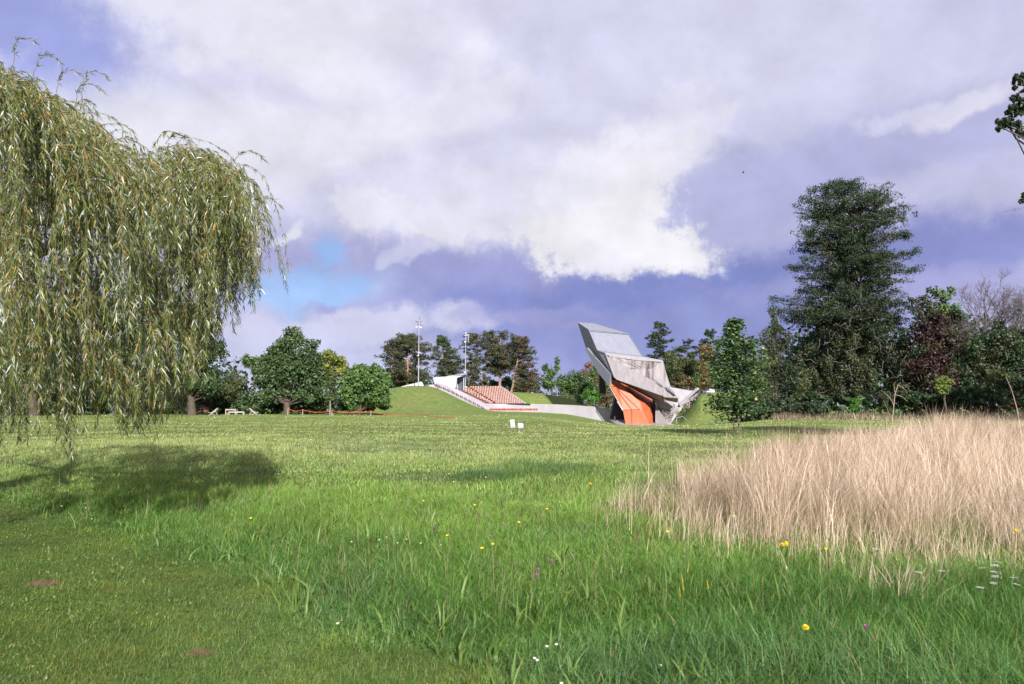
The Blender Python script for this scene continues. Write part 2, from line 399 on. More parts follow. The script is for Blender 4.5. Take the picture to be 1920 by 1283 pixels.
def sample_wedge(n, d0, d1, power, wide=.78, skew=0):
    """ground points in the view wedge (a little wider than the frame), density ~ d**-power"""
    u = RNG.random(n); q = 2 - power
    d = (d0 ** q + u * (d1 ** q - d0 ** q)) ** (1 / q) if abs(q) > 1e-6 else d0 * (d1 / d0) ** u
    x = RNG.uniform(-wide, wide, n) * d + RNG.uniform(-.6, .6, n)
    return x, d
def pal(cols, v):
    cols = np.array(cols); v = np.clip(v, 0, .9999) * (len(cols) - 1); i = v.astype(int); f = (v - i)[:, None]
    return cols[i] * (1 - f) + cols[i + 1] * f
def mown(x, y):      # >0 on the mown lawn at the near left
    return (.3 - 1.02 * (y - 4.3)) - x + 1.1 * (vnoise(x, y, 1.3, 5) - .5) + .5 * (vnoise(x, y, .4, 6) - .5)
def inshrub(x, y): return None
G_LAWN = [(.046, .100, .016), (.086, .166, .028), (.138, .228, .044), (.22, .30, .075)]
G_MEAD = [(.085, .180, .028), (.150, .285, .044), (.225, .385, .070), (.37, .50, .13)]
G_LUSH = [(.028, .086, .014), (.060, .155, .025), (.105, .230, .040), (.20, .34, .075)]
G_BLUE = [(.042, .110, .032), (.080, .175, .052), (.13, .245, .078), (.24, .36, .13)]
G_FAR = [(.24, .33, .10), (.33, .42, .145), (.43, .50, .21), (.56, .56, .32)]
def grass_colour(x, y, r):
    n = len(x); r = np.clip(r, 0, 1)
    c = pal(G_MEAD, r); lush = pal(G_LUSH, r); lawn = pal(G_LAWN, r); far = pal(G_FAR, r); blue = pal(G_BLUE, r)
    lw = (1 - sstep(5.5, 9.5, y + .8 * x * (x < 0) - 2.5 * (vnoise(x, y, 2.5, 9) - .5)))[:, None]
    c = c * (1 - lw) + lush * lw
    bw = (sstep(.5, .8, vnoise(x, y, 2.6, 10)) * .8 * (1 - sstep(20, 50, y)))[:, None]; c = c * (1 - bw) + blue * bw
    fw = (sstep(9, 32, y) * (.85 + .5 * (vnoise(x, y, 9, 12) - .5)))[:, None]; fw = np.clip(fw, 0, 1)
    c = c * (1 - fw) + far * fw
    mw = sstep(-.9, .5, mown(x, y))[:, None]; c = c * (1 - mw) + lawn * mw
    dry = RNG.random(n) < .04; c[dry] = pal([(.20, .17, .075), (.34, .30, .15)], RNG.random(dry.sum()))
    c = c * (.74 + .52 * (.6 * vnoise(x, y, .8, 14) + .4 * vnoise(x, y, .25, 15)))[:, None]
    yb = (mw[:, 0] > .5) & (RNG.random(n) < .55 * sstep(.5, .8, vnoise(x, y, .45, 16))); c[yb] = c[yb] * [1.45, 1.15, .9]
    return c
parts = []
def add_grass(x, y, hscale, wscale, segs, lean=1.0, clump=0):
    """clump>0: every point becomes a tuft of that many blades spreading outwards"""
    n = len(x); cr = RNG.normal(.45, .17, n); ch = RNG.uniform(.6, 1.3, n); head0 = None
    if clump:
        x0, y0 = np.repeat(x, clump), np.repeat(y, clump); a = RNG.uniform(0, 6.28, n * clump); r_ = RNG.random(n * clump) ** .6 * (.03 + .008 * y0) * 1.6
        x, y = x0 + np.cos(a) * r_, y0 + np.sin(a) * r_; cr, ch, head0 = np.repeat(cr, clump), np.repeat(ch, clump), a; n = len(x)
    mw = mown(x, y)
    patch = .40 + .85 * vnoise(x, y, 1.3, 3) * (.5 + 1.0 * vnoise(x, y, 5, 4))
    lushr = 1 + .75 * (1 - sstep(5.5, 9, y)) * sstep(-1, 1.5, x)
    tall_ = np.maximum(1 - sstep(9, 26, y) * .25, .5)
    h = np.where(mw > 0, .026 + .05 * RNG.random(n) ** 2 * (.4 + 1.2 * vnoise(x, y, .5, 17)), .145 * patch * lushr * tall_ * ch * RNG.uniform(.45, 1.25, n)) * hscale
    h = h * (1 - .62 * sstep(-1.6, .05, mw) * (mw <= 0))
    w = wscale * RNG.uniform(.55, 1.4, n) * np.where(mw > 0, .62, 1)
    wind = R(15) + 2.2 * (vnoise(x, y, 2.2, 7) - .5)
    head = (head0 + RNG.normal(0, .5, n)) if head0 is not None else wind + RNG.normal(0, 1.5, n)
    ln = h * np.where(mw > 0, RNG.uniform(.2, 1.3, n), RNG.gamma(2.2, .28, n) + .1) * lean
    parts.append(blades(np.stack([x, y, terrain(x, y) - .01], -1), h, w, head, ln, grass_colour(x, y, cr + RNG.normal(0, .16, n)), segs))
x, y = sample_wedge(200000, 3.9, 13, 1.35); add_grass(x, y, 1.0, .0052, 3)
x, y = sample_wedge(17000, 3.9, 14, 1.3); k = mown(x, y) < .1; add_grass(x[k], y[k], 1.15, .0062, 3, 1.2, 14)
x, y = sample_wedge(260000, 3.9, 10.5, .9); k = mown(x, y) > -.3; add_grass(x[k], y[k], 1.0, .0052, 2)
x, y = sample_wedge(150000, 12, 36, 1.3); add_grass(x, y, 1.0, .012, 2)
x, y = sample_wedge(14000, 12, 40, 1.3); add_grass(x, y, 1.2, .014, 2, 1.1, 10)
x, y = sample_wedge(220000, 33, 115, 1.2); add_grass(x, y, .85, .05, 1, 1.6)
x = np.concatenate([RNG.normal(-.45, .35, 150), RNG.normal(1.0, .6, 230), RNG.normal(-4.5, 1.5, 150)]); y = np.concatenate([RNG.normal(17.5, .5, 150), RNG.normal(19.5, .9, 230), RNG.normal(30, 2.0, 150)])
n0 = len(parts); add_grass(x, y, 1.9, .012, 2, .8, 22); parts[n0] = (parts[n0][0], parts[n0][1], parts[n0][2] * [.42, .52, .55])
# broad-leaved tufts along the mowing edge and in the lush corner
tx, ty = [], []
for px, py, k in ((760, 1095, 9), (990, 1110, 12), (1230, 1170, 26), (1300, 1230, 30), (905, 1175, 10), (1340, 1035, 16), (640, 1050, 14), (1270, 1240, 20),
                  (1760, 1170, 24), (1830, 1120, 22), (1700, 1200, 18), (480, 990, 14), (420, 1020, 14), (1100, 1090, 12), (560, 1065, 10), (1000, 1010, 12), (930, 1270, 12), (1450, 1260, 20)):
    r_ = ray(px, py); t_ = -1.42 / r_.z
    tx += list(r_.x * t_ + RNG.normal(0, .07, k)); ty += list(r_.y * t_ + RNG.normal(0, .07, k))
rx, ry = sample_wedge(2200, 4.2, 14, 1.3); k = mown(rx, ry) < .1; tx += list(rx[k]); ty += list(ry[k])
tx, ty = np.array(tx), np.array(ty); n = len(tx)
parts.append(blades(np.stack([tx, ty, terrain(tx, ty)], -1), RNG.uniform(.12, .30, n), RNG.uniform(.012, .028, n), RNG.uniform(0, 6.28, n), RNG.uniform(.06, .24, n),
                    pal([(.07, .14, .025), (.12, .21, .04), (.19, .28, .07)], RNG.random(n)), 3))
# small leaves of clover and plantain in the mown lawn
x, y = sample_wedge(26000, 3.9, 12, 1.2); k = (mown(x, y) > -.2) & (vnoise(x, y, .6, 33) > .42); x, y = x[k], y[k]; n = len(x)
parts.append(blades(np.stack([x, y, terrain(x, y) + .008], -1), RNG.uniform(.012, .035, n), RNG.uniform(.008, .018, n), RNG.uniform(0, 6.28, n), RNG.uniform(.012, .04, n), pal([(.05, .12, .02), (.10, .19, .03), (.18, .26, .055), (.24, .22, .08)], RNG.random(n)), 2))
# seed stalks standing over the meadow
sx_, sy_ = sample_wedge(7000, 6, 60, 1.5); k = mown(sx_, sy_) < -.6; sx_, sy_ = sx_[k], sy_[k]; n = len(sx_)
parts.append(blades(np.stack([sx_, sy_, terrain(sx_, sy_)], -1), RNG.uniform(.2, .42, n), .0022 + sy_ * .00035, RNG.uniform(0, 6.28, n), RNG.uniform(.02, .14, n),
                    pal([(.16, .18, .07), (.30, .26, .14), (.22, .12, .09)], RNG.random(n)), 2))
def joinparts(parts):
    V, T, C, o = [], [], [], 0
    for v, t, c in parts: V.append(v); T.append(t + o); C.append(c); o += len(v)
    return np.concatenate(V), np.concatenate(T), np.concatenate(C)
V, T, C = joinparts(parts); parts.clear()
tag(npmesh('meadow_grass', V, T, M_GRASS, None, C), 'green meadow grass growing over the whole field', 'grass', kind='stuff')

# the stand of tall dry grass on the right
def drymask(x, y):
    left = 1.5 + .50 * np.maximum(y - 12.5, 0) + 1.0 * sstep(11.5, 8.0, y)
    nse = 1.6 * (vnoise(x, y, 1.5, 21) - .5) + .7 * (vnoise(x, y, .5, 22) - .5)
    a = sstep(-.6, 1.9, x - left + nse)
    front = 7.9 - .38 * (np.minimum(x, 6) - 2.0) * (x > 2.0)
    b = sstep(-1.6, 3.4, y - front + 1.4 * nse) * sstep(-1.8, -.2, y - front + 1.5 * nse)
    far_edge = 24 + .8 * np.maximum(x - 3, 0); e = 1 - sstep(-3, 1, y - far_edge - nse)
    return a * b * e
NC = 18500; cx = RNG.uniform(.2, 28, NC); cy = 5.6 + 34 * RNG.random(NC) ** 1.4
dm = drymask(cx, cy); k = (RNG.random(NC) < dm * (.18 + .95 * vnoise(cx, cy, .7, 23) * (.5 + vnoise(cx, cy, 2.6, 27)))) & (np.abs(cx) < cy * .8 + 1); cx, cy, dm = cx[k], cy[k], dm[k]
m = 40; nc = len(cx); ccol = RNG.normal(.5, .16, nc) + .5 * (vnoise(cx, cy, 2.4, 25) - .5); chh = (.30 + .85 * vnoise(cx, cy, 1.8, 24)) * (.30 + .70 * dm) * RNG.uniform(.75, 1.3, nc); cl_ = RNG.normal(0, .22, (nc, 2))
x0, y0 = np.repeat(cx, m), np.repeat(cy, m); a_ = RNG.uniform(0, 6.28, nc * m); r_ = RNG.random(nc * m) ** .7 * .17; x, y = x0 + np.cos(a_) * r_, y0 + np.sin(a_) * r_; n = len(x); print('dry', n)
h = np.repeat(chh, m) * RNG.uniform(.45, 1.4, n)
lx = np.cos(a_) * .30 + np.repeat(cl_[:, 0], m) + .14 + RNG.normal(0, .16, n); ly = np.sin(a_) * .30 + np.repeat(cl_[:, 1], m) + RNG.normal(0, .16, n)
head = np.arctan2(ly, lx); lean = np.hypot(lx, ly) * h * 1.15
cl = pal([(.15, .095, .055), (.34, .245, .155), (.58, .45, .32), (.84, .70, .54)], np.clip(np.repeat(ccol, m) + RNG.normal(0, .2, n), 0, 1))
gb = RNG.random(n) < .16 + .25 * (1 - np.repeat(dm, m)); cl[gb] = pal([(.10, .15, .04), (.20, .24, .08)], RNG.random(gb.sum())); h = np.where(gb, h * .6, h)
z = terrain(x, y)
V, T, C = blades(np.stack([x, y, z], -1), h, RNG.uniform(.0022, .0050, n) * (1 + .06 * (y - 9)), head, lean, cl, 3)
pp = [(V, T, C)]
# single long stalks reaching above the rest
k = RNG.random(n) < .006; n2 = k.sum(); h2 = RNG.uniform(.8, 1.3, n2)
pp.append(blades(np.stack([x[k], y[k], z[k]], -1), h2, np.full(n2, .0055), RNG.normal(.1, 1.2, n2), h2 * RNG.uniform(.05, .6, n2), pal([(.5, .38, .26), (.68, .56, .44)], RNG.random(n2)), 3))
# strays at the thin front edge
xs, ys = RNG.uniform(1, 8, 9000), RNG.uniform(6.2, 11.5, 9000); k = RNG.random(9000) < (.4 * sstep(6.9, 9.2, ys) * sstep(.6, 2.6, xs - .25 * (9.5 - ys))); xs, ys = xs[k], ys[k]; n2 = len(xs)
pp.append(blades(np.stack([xs, ys, terrain(xs, ys)], -1), RNG.uniform(.25, .6, n2), np.full(n2, .0045), RNG.normal(0, 1.5, n2), RNG.uniform(.05, .4, n2), pal([(.36, .27, .13), (.6, .5, .36)], RNG.random(n2)), 3))
# dried band of rough grass by the trees at the far right
x2, y2 = RNG.uniform(24, 85, 30000), RNG.uniform(70, 102, 30000); k = (x2 < .8 * y2) & (x2 > .36 * y2 - 3) & (RNG.random(30000) < sstep(84, 92, y2 + 10 * (vnoise(x2, y2, 9, 26) - .5)) + .04); x2, y2 = x2[k], y2[k]; k = RNG.random(len(x2)) < .25 + .9 * vnoise(x2, y2, 2.5, 28); x2, y2 = x2[k], y2[k]; n2 = len(x2)
pp.append(blades(np.stack([x2, y2, terrain(x2, y2)], -1), (.25 + .8 * vnoise(x2, y2, 3, 29)) * RNG.uniform(.5, 1.3, n2), np.full(n2, .055), RNG.uniform(0, 6.28, n2), RNG.uniform(.15, .8, n2), pal([(.10, .095, .045), (.22, .165, .10), (.34, .26, .19)], RNG.random(n2)), 1))
V, T, C = joinparts(pp)
tag(npmesh('dry_grass', V, T, M_STRAW, None, C), 'tall pale dry grass standing on the right of the meadow', 'grass', kind='stuff')
# far flower specks
x, y = sample_wedge(1500, 14, 110, 1.2); k = vnoise(x, y, 5, 31) > .45; x, y = x[k], y[k]; n = len(x)
s_ = (.006 + .0007 * y); th = RNG.uniform(0, 6.28, n); c0 = np.stack([x, y, terrain(x, y) + .19 + .05 * RNG.random(n)], -1)
o1 = np.stack([np.cos(th) * s_, np.sin(th) * s_, 0 * s_], -1); o2 = np.stack([-np.sin(th) * s_, np.cos(th) * s_, s_ * .6], -1)
V = np.stack([c0 - o1, c0 - o2, c0 + o1, c0 + o2], 1).reshape(-1, 3); T = np.arange(n * 4).reshape(-1, 4)
fc = np.array([(.72, .68, .62), (.75, .55, .05), (.75, .72, .68), (.45, .20, .38)])[RNG.integers(0, 4, n)]
tag(npmesh('wildflowers', V, T, M_FLOWER, None, fc, k=4), 'tiny white and yellow flowers scattered over the far meadow', 'flowers', kind='stuff')
M_STEP = pbr('worn_red_step', (.20, .10, .08), (.15, .075, .06), 3, .9)
# ------------------------------------------------------------------ concrete tower
D0 = 179.0
def zz(zx, zy, dd=0): return at(1060 + zx / 5.346, 580 + zy / 5.346, D0 + dd)
def zray(zx, zy): return ray(1060 + zx / 5.346, 580 + zy / 5.346)
def on_plane(pts, anchors):
    a, b, c = [zz(*q) for q in anchors]; n = (b - a).cross(c - a); o = Vector((0, 0, CAMZ)); res = []
    for (x_, y_) in pts:
        r_ = zray(x_, y_); t = (a - o).dot(n) / r_.dot(n); res.append(o + r_ * t)
    return res
def slab(bm, P3, t=.35, mi=0, back=None):
    """a real slab: front outline plus the same outline moved away from the viewer by t"""
    P3 = [Vector(p) for p in P3]; n = Vector((0, 0, 0))
    for i in range(len(P3)):
        a, b = P3[i], P3[(i + 1) % len(P3)]; n += Vector(((a.y - b.y) * (a.z + b.z), (a.z - b.z) * (a.x + b.x), (a.x - b.x) * (a.y + b.y)))
    n.normalize()
    if n.dot(P3[0] - Vector((0, 0, CAMZ))) < 0: n = -n
    off = back if back is not None else n * t
    f = [bm.verts.new(p) for p in P3]; g = [bm.verts.new(p + off) for p in P3]; m = len(f); fs = []
    fs.append(bm.faces.new(f)); fs.append(bm.faces.new(g[::-1]))
    for i in range(m): fs.append(bm.faces.new((f[i], g[i], g[(i + 1) % m], f[(i + 1) % m])))
    for q in fs: q.material_index = mi
    bmesh.ops.triangulate(bm, faces=fs[:2])
base = zz(740, 1150, 0); base.z = float(terrain(base.x, base.y))
tower = empty('concert_tower', base, 'leaning grey concrete stage tower with folded metal top and orange panels below', 'tower')
def loc(bm):
    bmesh.ops.translate(bm, verts=bm.verts[:], vec=-base); return bm
# folded metal top
bm = bmesh.new()
A = {'A': (122, 130, 10), 'B': (290, 142, 16), 'C': (628, 243, 7), 'D': (235, 205, 2), 'E': (772, 470, 4), 'F': (322, 410, -1), 'G': (397, 437, -3), 'H': (492, 688, -4.4), 'K': (455, 655, -2.4), 'J': (205, 385, 8.5)}
vv = {k: bm.verts.new(zz(*q)) for k, q in A.items()}
for f in ('ABC', 'ACD', 'DCEGF', 'ADFJ', 'JFHK', 'FGH'): bm.faces.new([vv[q] for q in f])
bk = bm.verts.new(zz(560, 420, 14))
for a, b in ('BA', 'CB', 'EC', 'GE', 'HG', 'KH', 'JK', 'AJ'): bm.faces.new((vv[a], vv[b], bk))
bmesh.ops.triangulate(bm, faces=[f for f in bm.faces if len(f.verts) > 3])
bmobj('folded_top', loc(bm), M_METAL, tower)
# fold line and panel joints, slightly proud of the top
bm = bmesh.new()
for a, b in (((235, 205, 1.7), (628, 243, 6.7)), ((241, 218, 1.6), (632, 252, 6.6)), ((122, 130, 7.7), (235, 205, 1.7)), ((322, 410, -1.2), (235, 205, 1.7)), ((628, 243, 6.8), (772, 470, 3.8)), ((397, 437, -3.2), (772, 470, 3.7)), ((322, 410, -1.2), (397, 437, -3.2))):
    bar(bm, zz(*a), zz(*b), .09)
bmobj('edge_trim', loc(bm), M_STEEL, tower)
# pale wing blade below the left side
bm = bmesh.new(); slab(bm, on_plane([(200, 400), (214, 388), (453, 652), (443, 778), (330, 640)], [(200, 400, 3.0), (453, 652, -3.6), (330, 640, 0)]), .5)
bmobj('wing_blade', loc(bm), M_METAL, tower)
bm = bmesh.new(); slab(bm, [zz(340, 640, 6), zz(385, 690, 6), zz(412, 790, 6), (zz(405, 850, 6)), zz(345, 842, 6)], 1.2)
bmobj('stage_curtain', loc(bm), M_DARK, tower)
# outer parapet of the terrace
bm = bmesh.new()
PA = [(400, 446, -3.4), (492, 690, -4.6), (1130, 893, -6)]
outer = [(400, 446), (432, 478), (640, 590), (880, 718), (985, 782), (1080, 852), (1112, 862), (1134, 893), (1000, 882), (955, 862), (515, 705), (488, 680)]
slab(bm, on_plane(outer, PA), .45)
bmobj('terrace_parapet', loc(bm), M_CONC, tower)
bm = bmesh.new(); slab(bm, on_plane([(975, 860), (998, 790), (1008, 796), (984, 866)], [(975, 860, -6.0), (998, 790, -5.7), (1134, 893, -6.4)]), .2)
bmobj('parapet_joint', loc(bm), M_CONCL, tower)
# recess behind the parapet: rim, sloping ceiling, stained back wall, end wall
bm = bmesh.new(); slab(bm, on_plane([(398, 438), (400, 452), (480, 478), (720, 512), (972, 530), (976, 512), (770, 476)], [(398, 438, -3.2), (976, 512, 1.2), (400, 470, -3.2)]), .5)
bmobj('terrace_rim', loc(bm), M_CONCL, tower)
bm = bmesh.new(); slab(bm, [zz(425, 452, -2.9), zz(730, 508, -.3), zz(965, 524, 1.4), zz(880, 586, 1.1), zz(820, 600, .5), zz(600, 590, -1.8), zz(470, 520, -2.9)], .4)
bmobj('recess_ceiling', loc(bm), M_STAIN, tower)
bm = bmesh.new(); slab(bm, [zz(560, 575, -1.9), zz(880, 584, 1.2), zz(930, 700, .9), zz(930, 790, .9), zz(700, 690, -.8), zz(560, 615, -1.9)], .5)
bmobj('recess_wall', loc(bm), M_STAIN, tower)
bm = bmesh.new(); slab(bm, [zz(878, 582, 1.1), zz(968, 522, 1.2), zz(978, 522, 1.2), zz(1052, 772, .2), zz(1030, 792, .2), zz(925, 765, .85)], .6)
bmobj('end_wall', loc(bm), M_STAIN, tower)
bm = bmesh.new()
for k in range(4):
    bar(bm, zz(520 + 85 * k, 490 + 8 * k, -2.4 + .72 * k), zz(735 + 34 * k, 588 - 2 * k, -.55 + .4 * k), .09)
bmobj('ceiling_rib', loc(bm), M_CONC, tower)
# stair with its rails on top of the parapet
bm = bmesh.new()
for a, b, w in (((893, 690, -5), (1108, 862, -6), .30), ((905, 688, -4.6), (1100, 835, -5.6), .12)): bar(bm, zz(*a), zz(*b), w)
bmobj('stair_cheek', loc(bm), M_CONCL, tower)
bm = bmesh.new()
for a, b, w in (((885, 703, -5.3), (978, 775, -5.8), .14), ((1004, 782, -6), (1098, 858, -6.4), .16), ((930, 705, -4.4), (1095, 836, -5.4), .10)): bar(bm, zz(*a), zz(*b), w)
bmobj('handrail', loc(bm), M_DARK, tower)
# underside volumes
bm = bmesh.new(); slab(bm, [zz(500, 694, -4.2), zz(955, 862, -5.6), zz(985, 930, -1.5), zz(890, 915, 1.5), zz(640, 775, 1.5)], .5)
slab(bm, [zz(460, 670, -1), zz(700, 770, 3), zz(900, 890, 4.4), zz(890, 930, 4.6), zz(640, 790, 4), zz(470, 700, 3.4)], .4)
bmobj('soffit', loc(bm), M_CONC, tower)
bm = bmesh.new(); slab(bm, [zz(952, 858, -5.5), zz(1000, 880, -5.8), zz(1132, 895, -5.8), zz(1120, 935, -2.6), zz(1010, 915, -2.6)], .5)
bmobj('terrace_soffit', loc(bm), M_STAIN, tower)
bm = bmesh.new(); slab(bm, [zz(885, 905, 0), zz(985, 925, -1.2), zz(1092, 990, -2), zz(1062, 1012, -1.6), zz(925, 972, -.3)], .5)
bmobj('landing_slab', loc(bm), M_CONC, tower)
bm = bmesh.new(); slab(bm, [zz(918, 972, .4), zz(1062, 1012, -.6), zz(1000, 1052, 0), zz(965, 1052, .3)], .5)
slab(bm, [zz(985, 905, 1.8), zz(1130, 930, 1.8), zz(1135, 965, 1.8), zz(1095, 990, 1.6)], .5)
bmobj('lower_wall', loc(bm), M_CONCL, tower)
bm = bmesh.new(); slab(bm, [zz(905, 960, -.6), zz(1032, 1156, -1.6), zz(1030, 1175, -1.6), zz(900, 1175, -.8)], 1.2)
bmobj('foot_wall', loc(bm), M_CONC, tower)
bm = bmesh.new()
for x_ in (1101, 1116): bar(bm, zz(x_, 935, 1), zz(x_ + 1, 992, 1), .16)
bmobj('post', loc(bm), M_STEEL, tower)
# broad sloping slab and ramp edge running out to the right
bm = bmesh.new(); slab(bm, [zz(1040, 764, 5), zz(1070, 784, 4.5), zz(1275, 820, 6), zz(1335, 795, 7), zz(1215, 905, 3.2), zz(1140, 962, 2), zz(1128, 895, 1.8), zz(1060, 820, 3.5)], .8)
bmobj('sloping_slab', loc(bm), M_CONCL, tower)
bm = bmesh.new()
for a, b, w in (((1333, 795, 6.5), (1318, 802, 6.4), .5), ((1318, 800, 6.4), (1212, 902, 2.8), .45), ((1212, 902, 2.8), (1140, 965, 1.6), .5)): bar(bm, zz(*a), zz(*b), w)
bmobj('ramp_coping', loc(bm), M_CONCL, tower)
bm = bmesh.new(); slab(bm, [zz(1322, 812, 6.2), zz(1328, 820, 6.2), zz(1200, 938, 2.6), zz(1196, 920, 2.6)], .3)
bmobj('ramp_shadow_strip', loc(bm), M_DARK, tower)  # solid black strip painting the shadow beneath the coping
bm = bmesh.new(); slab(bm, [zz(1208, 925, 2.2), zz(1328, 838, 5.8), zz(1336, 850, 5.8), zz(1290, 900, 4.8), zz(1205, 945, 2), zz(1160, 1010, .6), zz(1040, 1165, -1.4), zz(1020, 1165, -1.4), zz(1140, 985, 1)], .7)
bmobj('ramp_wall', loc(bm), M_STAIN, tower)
# black slabs standing in for the shade inside the stage openings; floor below
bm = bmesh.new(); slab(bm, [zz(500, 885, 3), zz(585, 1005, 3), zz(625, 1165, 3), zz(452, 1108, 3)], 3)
bmobj('stage_opening_shade', loc(bm), M_DARK, tower)
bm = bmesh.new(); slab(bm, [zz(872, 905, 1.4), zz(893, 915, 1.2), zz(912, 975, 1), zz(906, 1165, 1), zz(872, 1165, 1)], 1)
bmobj('side_opening_shade', loc(bm), M_DARK, tower)  # dark interior at the right, painted as a solid black slab
# orange folded lining: a lit sheet and a deeper, shaded inner fold
def orange(name, pts, anchors=None, t=.2):
    bm = bmesh.new(); slab(bm, on_plane(pts, anchors) if anchors else [zz(*p) for p in pts], t)
    return bmobj(name, loc(bm), M_ORANGE, tower)
orange('orange_panel', [(446, 705, -2), (530, 740, -1.9), (752, 932, -2.6), (742, 1004, -3), (578, 1010, -3), (446, 776, -3)])
orange('orange_panel', [(578, 1010, -3), (742, 1004, -3), (775, 1010, -2.9), (842, 1160, -2.9), (606, 1160, -3)])
orange('orange_panel', [(742, 1004, -3), (752, 932, -2.6), (846, 945, 0), (850, 1040, 0), (882, 1160, -1), (842, 1160, -2.9), (775, 1010, -2.9)])
orange('orange_panel', [(452, 672, 1), (505, 705, 2), (868, 905, 3.4), (846, 946, .1), (752, 934, -2.5), (530, 742, -1.8), (448, 705, -1.9)])
orange('orange_panel', [(868, 905, 3.4), (890, 918, 2.8), (895, 1160, 1.2), (880, 1160, -.9), (850, 1040, .1), (846, 945, .1)])
bm = bmesh.new()
J = [((452, 772, -3.06), (578, 1010, -3.06)), ((450, 712, -2.2), (664, 1006, -3.05)), ((470, 738, -2.3), (742, 1003, -3.05)), ((578, 1010, -3.05), (742, 1003, -3.05)), ((742, 1003, -3.05), (846, 928, -.1)), ((772, 1015, -2.95), (848, 960, -.1)), ((664, 1008, -3.05), (668, 1158, -3.05)), ((470, 778, -2.9), (528, 768, -2.4))]
for a, b in J: bar(bm, zz(*a), zz(*b), .07)
bmobj('panel_joint', loc(bm), M_SEAM, tower)
bm = bmesh.new()
bar(bm, zz(446, 776, -3.3), zz(578, 1010, -3.4), .1); bar(bm, zz(520, 925, -3.9), zz(575, 1015, -3.9), .12)
for k in range(5): bar(bm, zz(528 + 10 * k, 935 + 17 * k, -3.9), zz(538 + 10 * k, 928 + 17 * k, -3.5), .07)
bmobj('edge_frame', loc(bm), M_WHITE, tower)
bm = bmesh.new(); slab(bm, [zz(430, 1098, 4), zz(600, 1098, 4), zz(1110, 1150, 3), zz(1115, 1176, -5), zz(600, 1174, -6), zz(500, 1145, -3)], .5, back=Vector((0, 0, -.6)))
bmobj('stage_floor', loc(bm), M_CONC, tower)
# stones of the rubble bank beside the foot
bm = bmesh.new(); slab(bm, [zz(962, 1052, .2), zz(1095, 966, 1.4), zz(1140, 985, 1.2), zz(1060, 1150, -1.2), zz(1105, 1168, -2), zz(1030, 1172, -1.8)], 1.2)
for k in range(260):
    a = random.random(); q = zz(965 + 140 * random.random() ** .8 * (1 - .45 * a), 1045 + 110 * a - 70 * (1 - a) * random.random(), -.6 + random.uniform(-.5, .5))
    s = random.uniform(.05, .15); r = bmesh.ops.create_icosphere(bm, subdivisions=1, radius=s)
    for v in r['verts']: v.co = Vector((v.co.x * random.uniform(.7, 1.3), v.co.y, v.co.z * random.uniform(.6, 1))) + q
bmobj('rubble_bank', loc(bm), M_ROCK, tower)
# small white bin on the stage
b0 = zz(497, 1110, 1.6); bm = bmesh.new(); bar(bm, (0, 0, 0), (0, 0, .72), .16, .2, seg=12); bar(bm, (0, 0, .72), (0, 0, .78), .22, .22, seg=12)
o = bmobj('waste_bin', bm, M_WHITE); o.location = b0; tag(o, 'small white bin standing in the dark stage opening', 'bin')
# stones lying on the stage floor
for k in range(7):
    bm = bmesh.new(); s = random.uniform(.14, .3); r = bmesh.ops.create_icosphere(bm, subdivisions=1, radius=s)
    for v in r['verts']: v.co = Vector((v.co.x * random.uniform(.8, 1.5), v.co.y, v.co.z * random.uniform(.5, .9)))
    o = bmobj('stone', bm, M_ROCK); o.location = zz(520 + 11 * k, 1122 + random.uniform(-8, 10), .4)
    tag(o, 'pale loose stone on the stage floor beside the orange panels', 'stone', 'loose stones on the stage floor')
# bent white rail on the mound
bm = bmesh.new(); pr = [zz(1118, 1150, -.4), zz(1114, 1092, -.4), zz(1172, 1074, .5), zz(1190, 1084, .8), zz(1219, 1120, 1.2)]; b0 = pr[0].copy()
for a, b in zip(pr, pr[1:]): bar(bm, a - b0, b - b0, .035, seg=8)
for p in pr[1:-1]: r = bmesh.ops.create_icosphere(bm, subdivisions=1, radius=.04); bmesh.ops.translate(bm, verts=r['verts'], vec=p - b0)
o = bmobj('bent_rail', bm, M_WHITE); o.location = b0; tag(o, 'thin white bent handrail on the green mound right of the tower', 'handrail')

# ------------------------------------------------------------------ curved wall, seating, shelter
def PXW(px, py, d): return at(px, py, d)
wall = []
top = [(903, 757, 193.5), (940, 757.2, 193), (1000, 757.5, 191.5), (1040, 758.4, 189.5), (1078, 760, 187.5), (1110, 762.5, 185.5), (1150, 767, 183.5)]
wb = bmesh.new(); f = [wb.verts.new(PXW(a, b, c_)) for a, b, c_ in top]; bt = [wb.verts.new(PXW(a, 791, c_)) for a, b, c_ in top]
f2 = [wb.verts.new(v.co + Vector((.1, .55, 0))) for v in f]; b2 = [wb.verts.new(v.co + Vector((.1, .55, 0))) for v in bt]
for i in range(len(top) - 1):
    wb.faces.new((f[i], f[i + 1], bt[i + 1], bt[i])); wb.faces.new((f2[i + 1], f2[i], b2[i], b2[i + 1])); wb.faces.new((f[i], f2[i], f2[i + 1], f[i + 1]))
wb.faces.new((f[0], bt[0], b2[0], f2[0])); wb.faces.new((f[-1], f2[-1], b2[-1], bt[-1]))
w_o = bmobj('curved_wall', wb, M_WALL); tag(w_o, 'long low curved concrete wall running to the tower', 'wall')
ND = 198.0
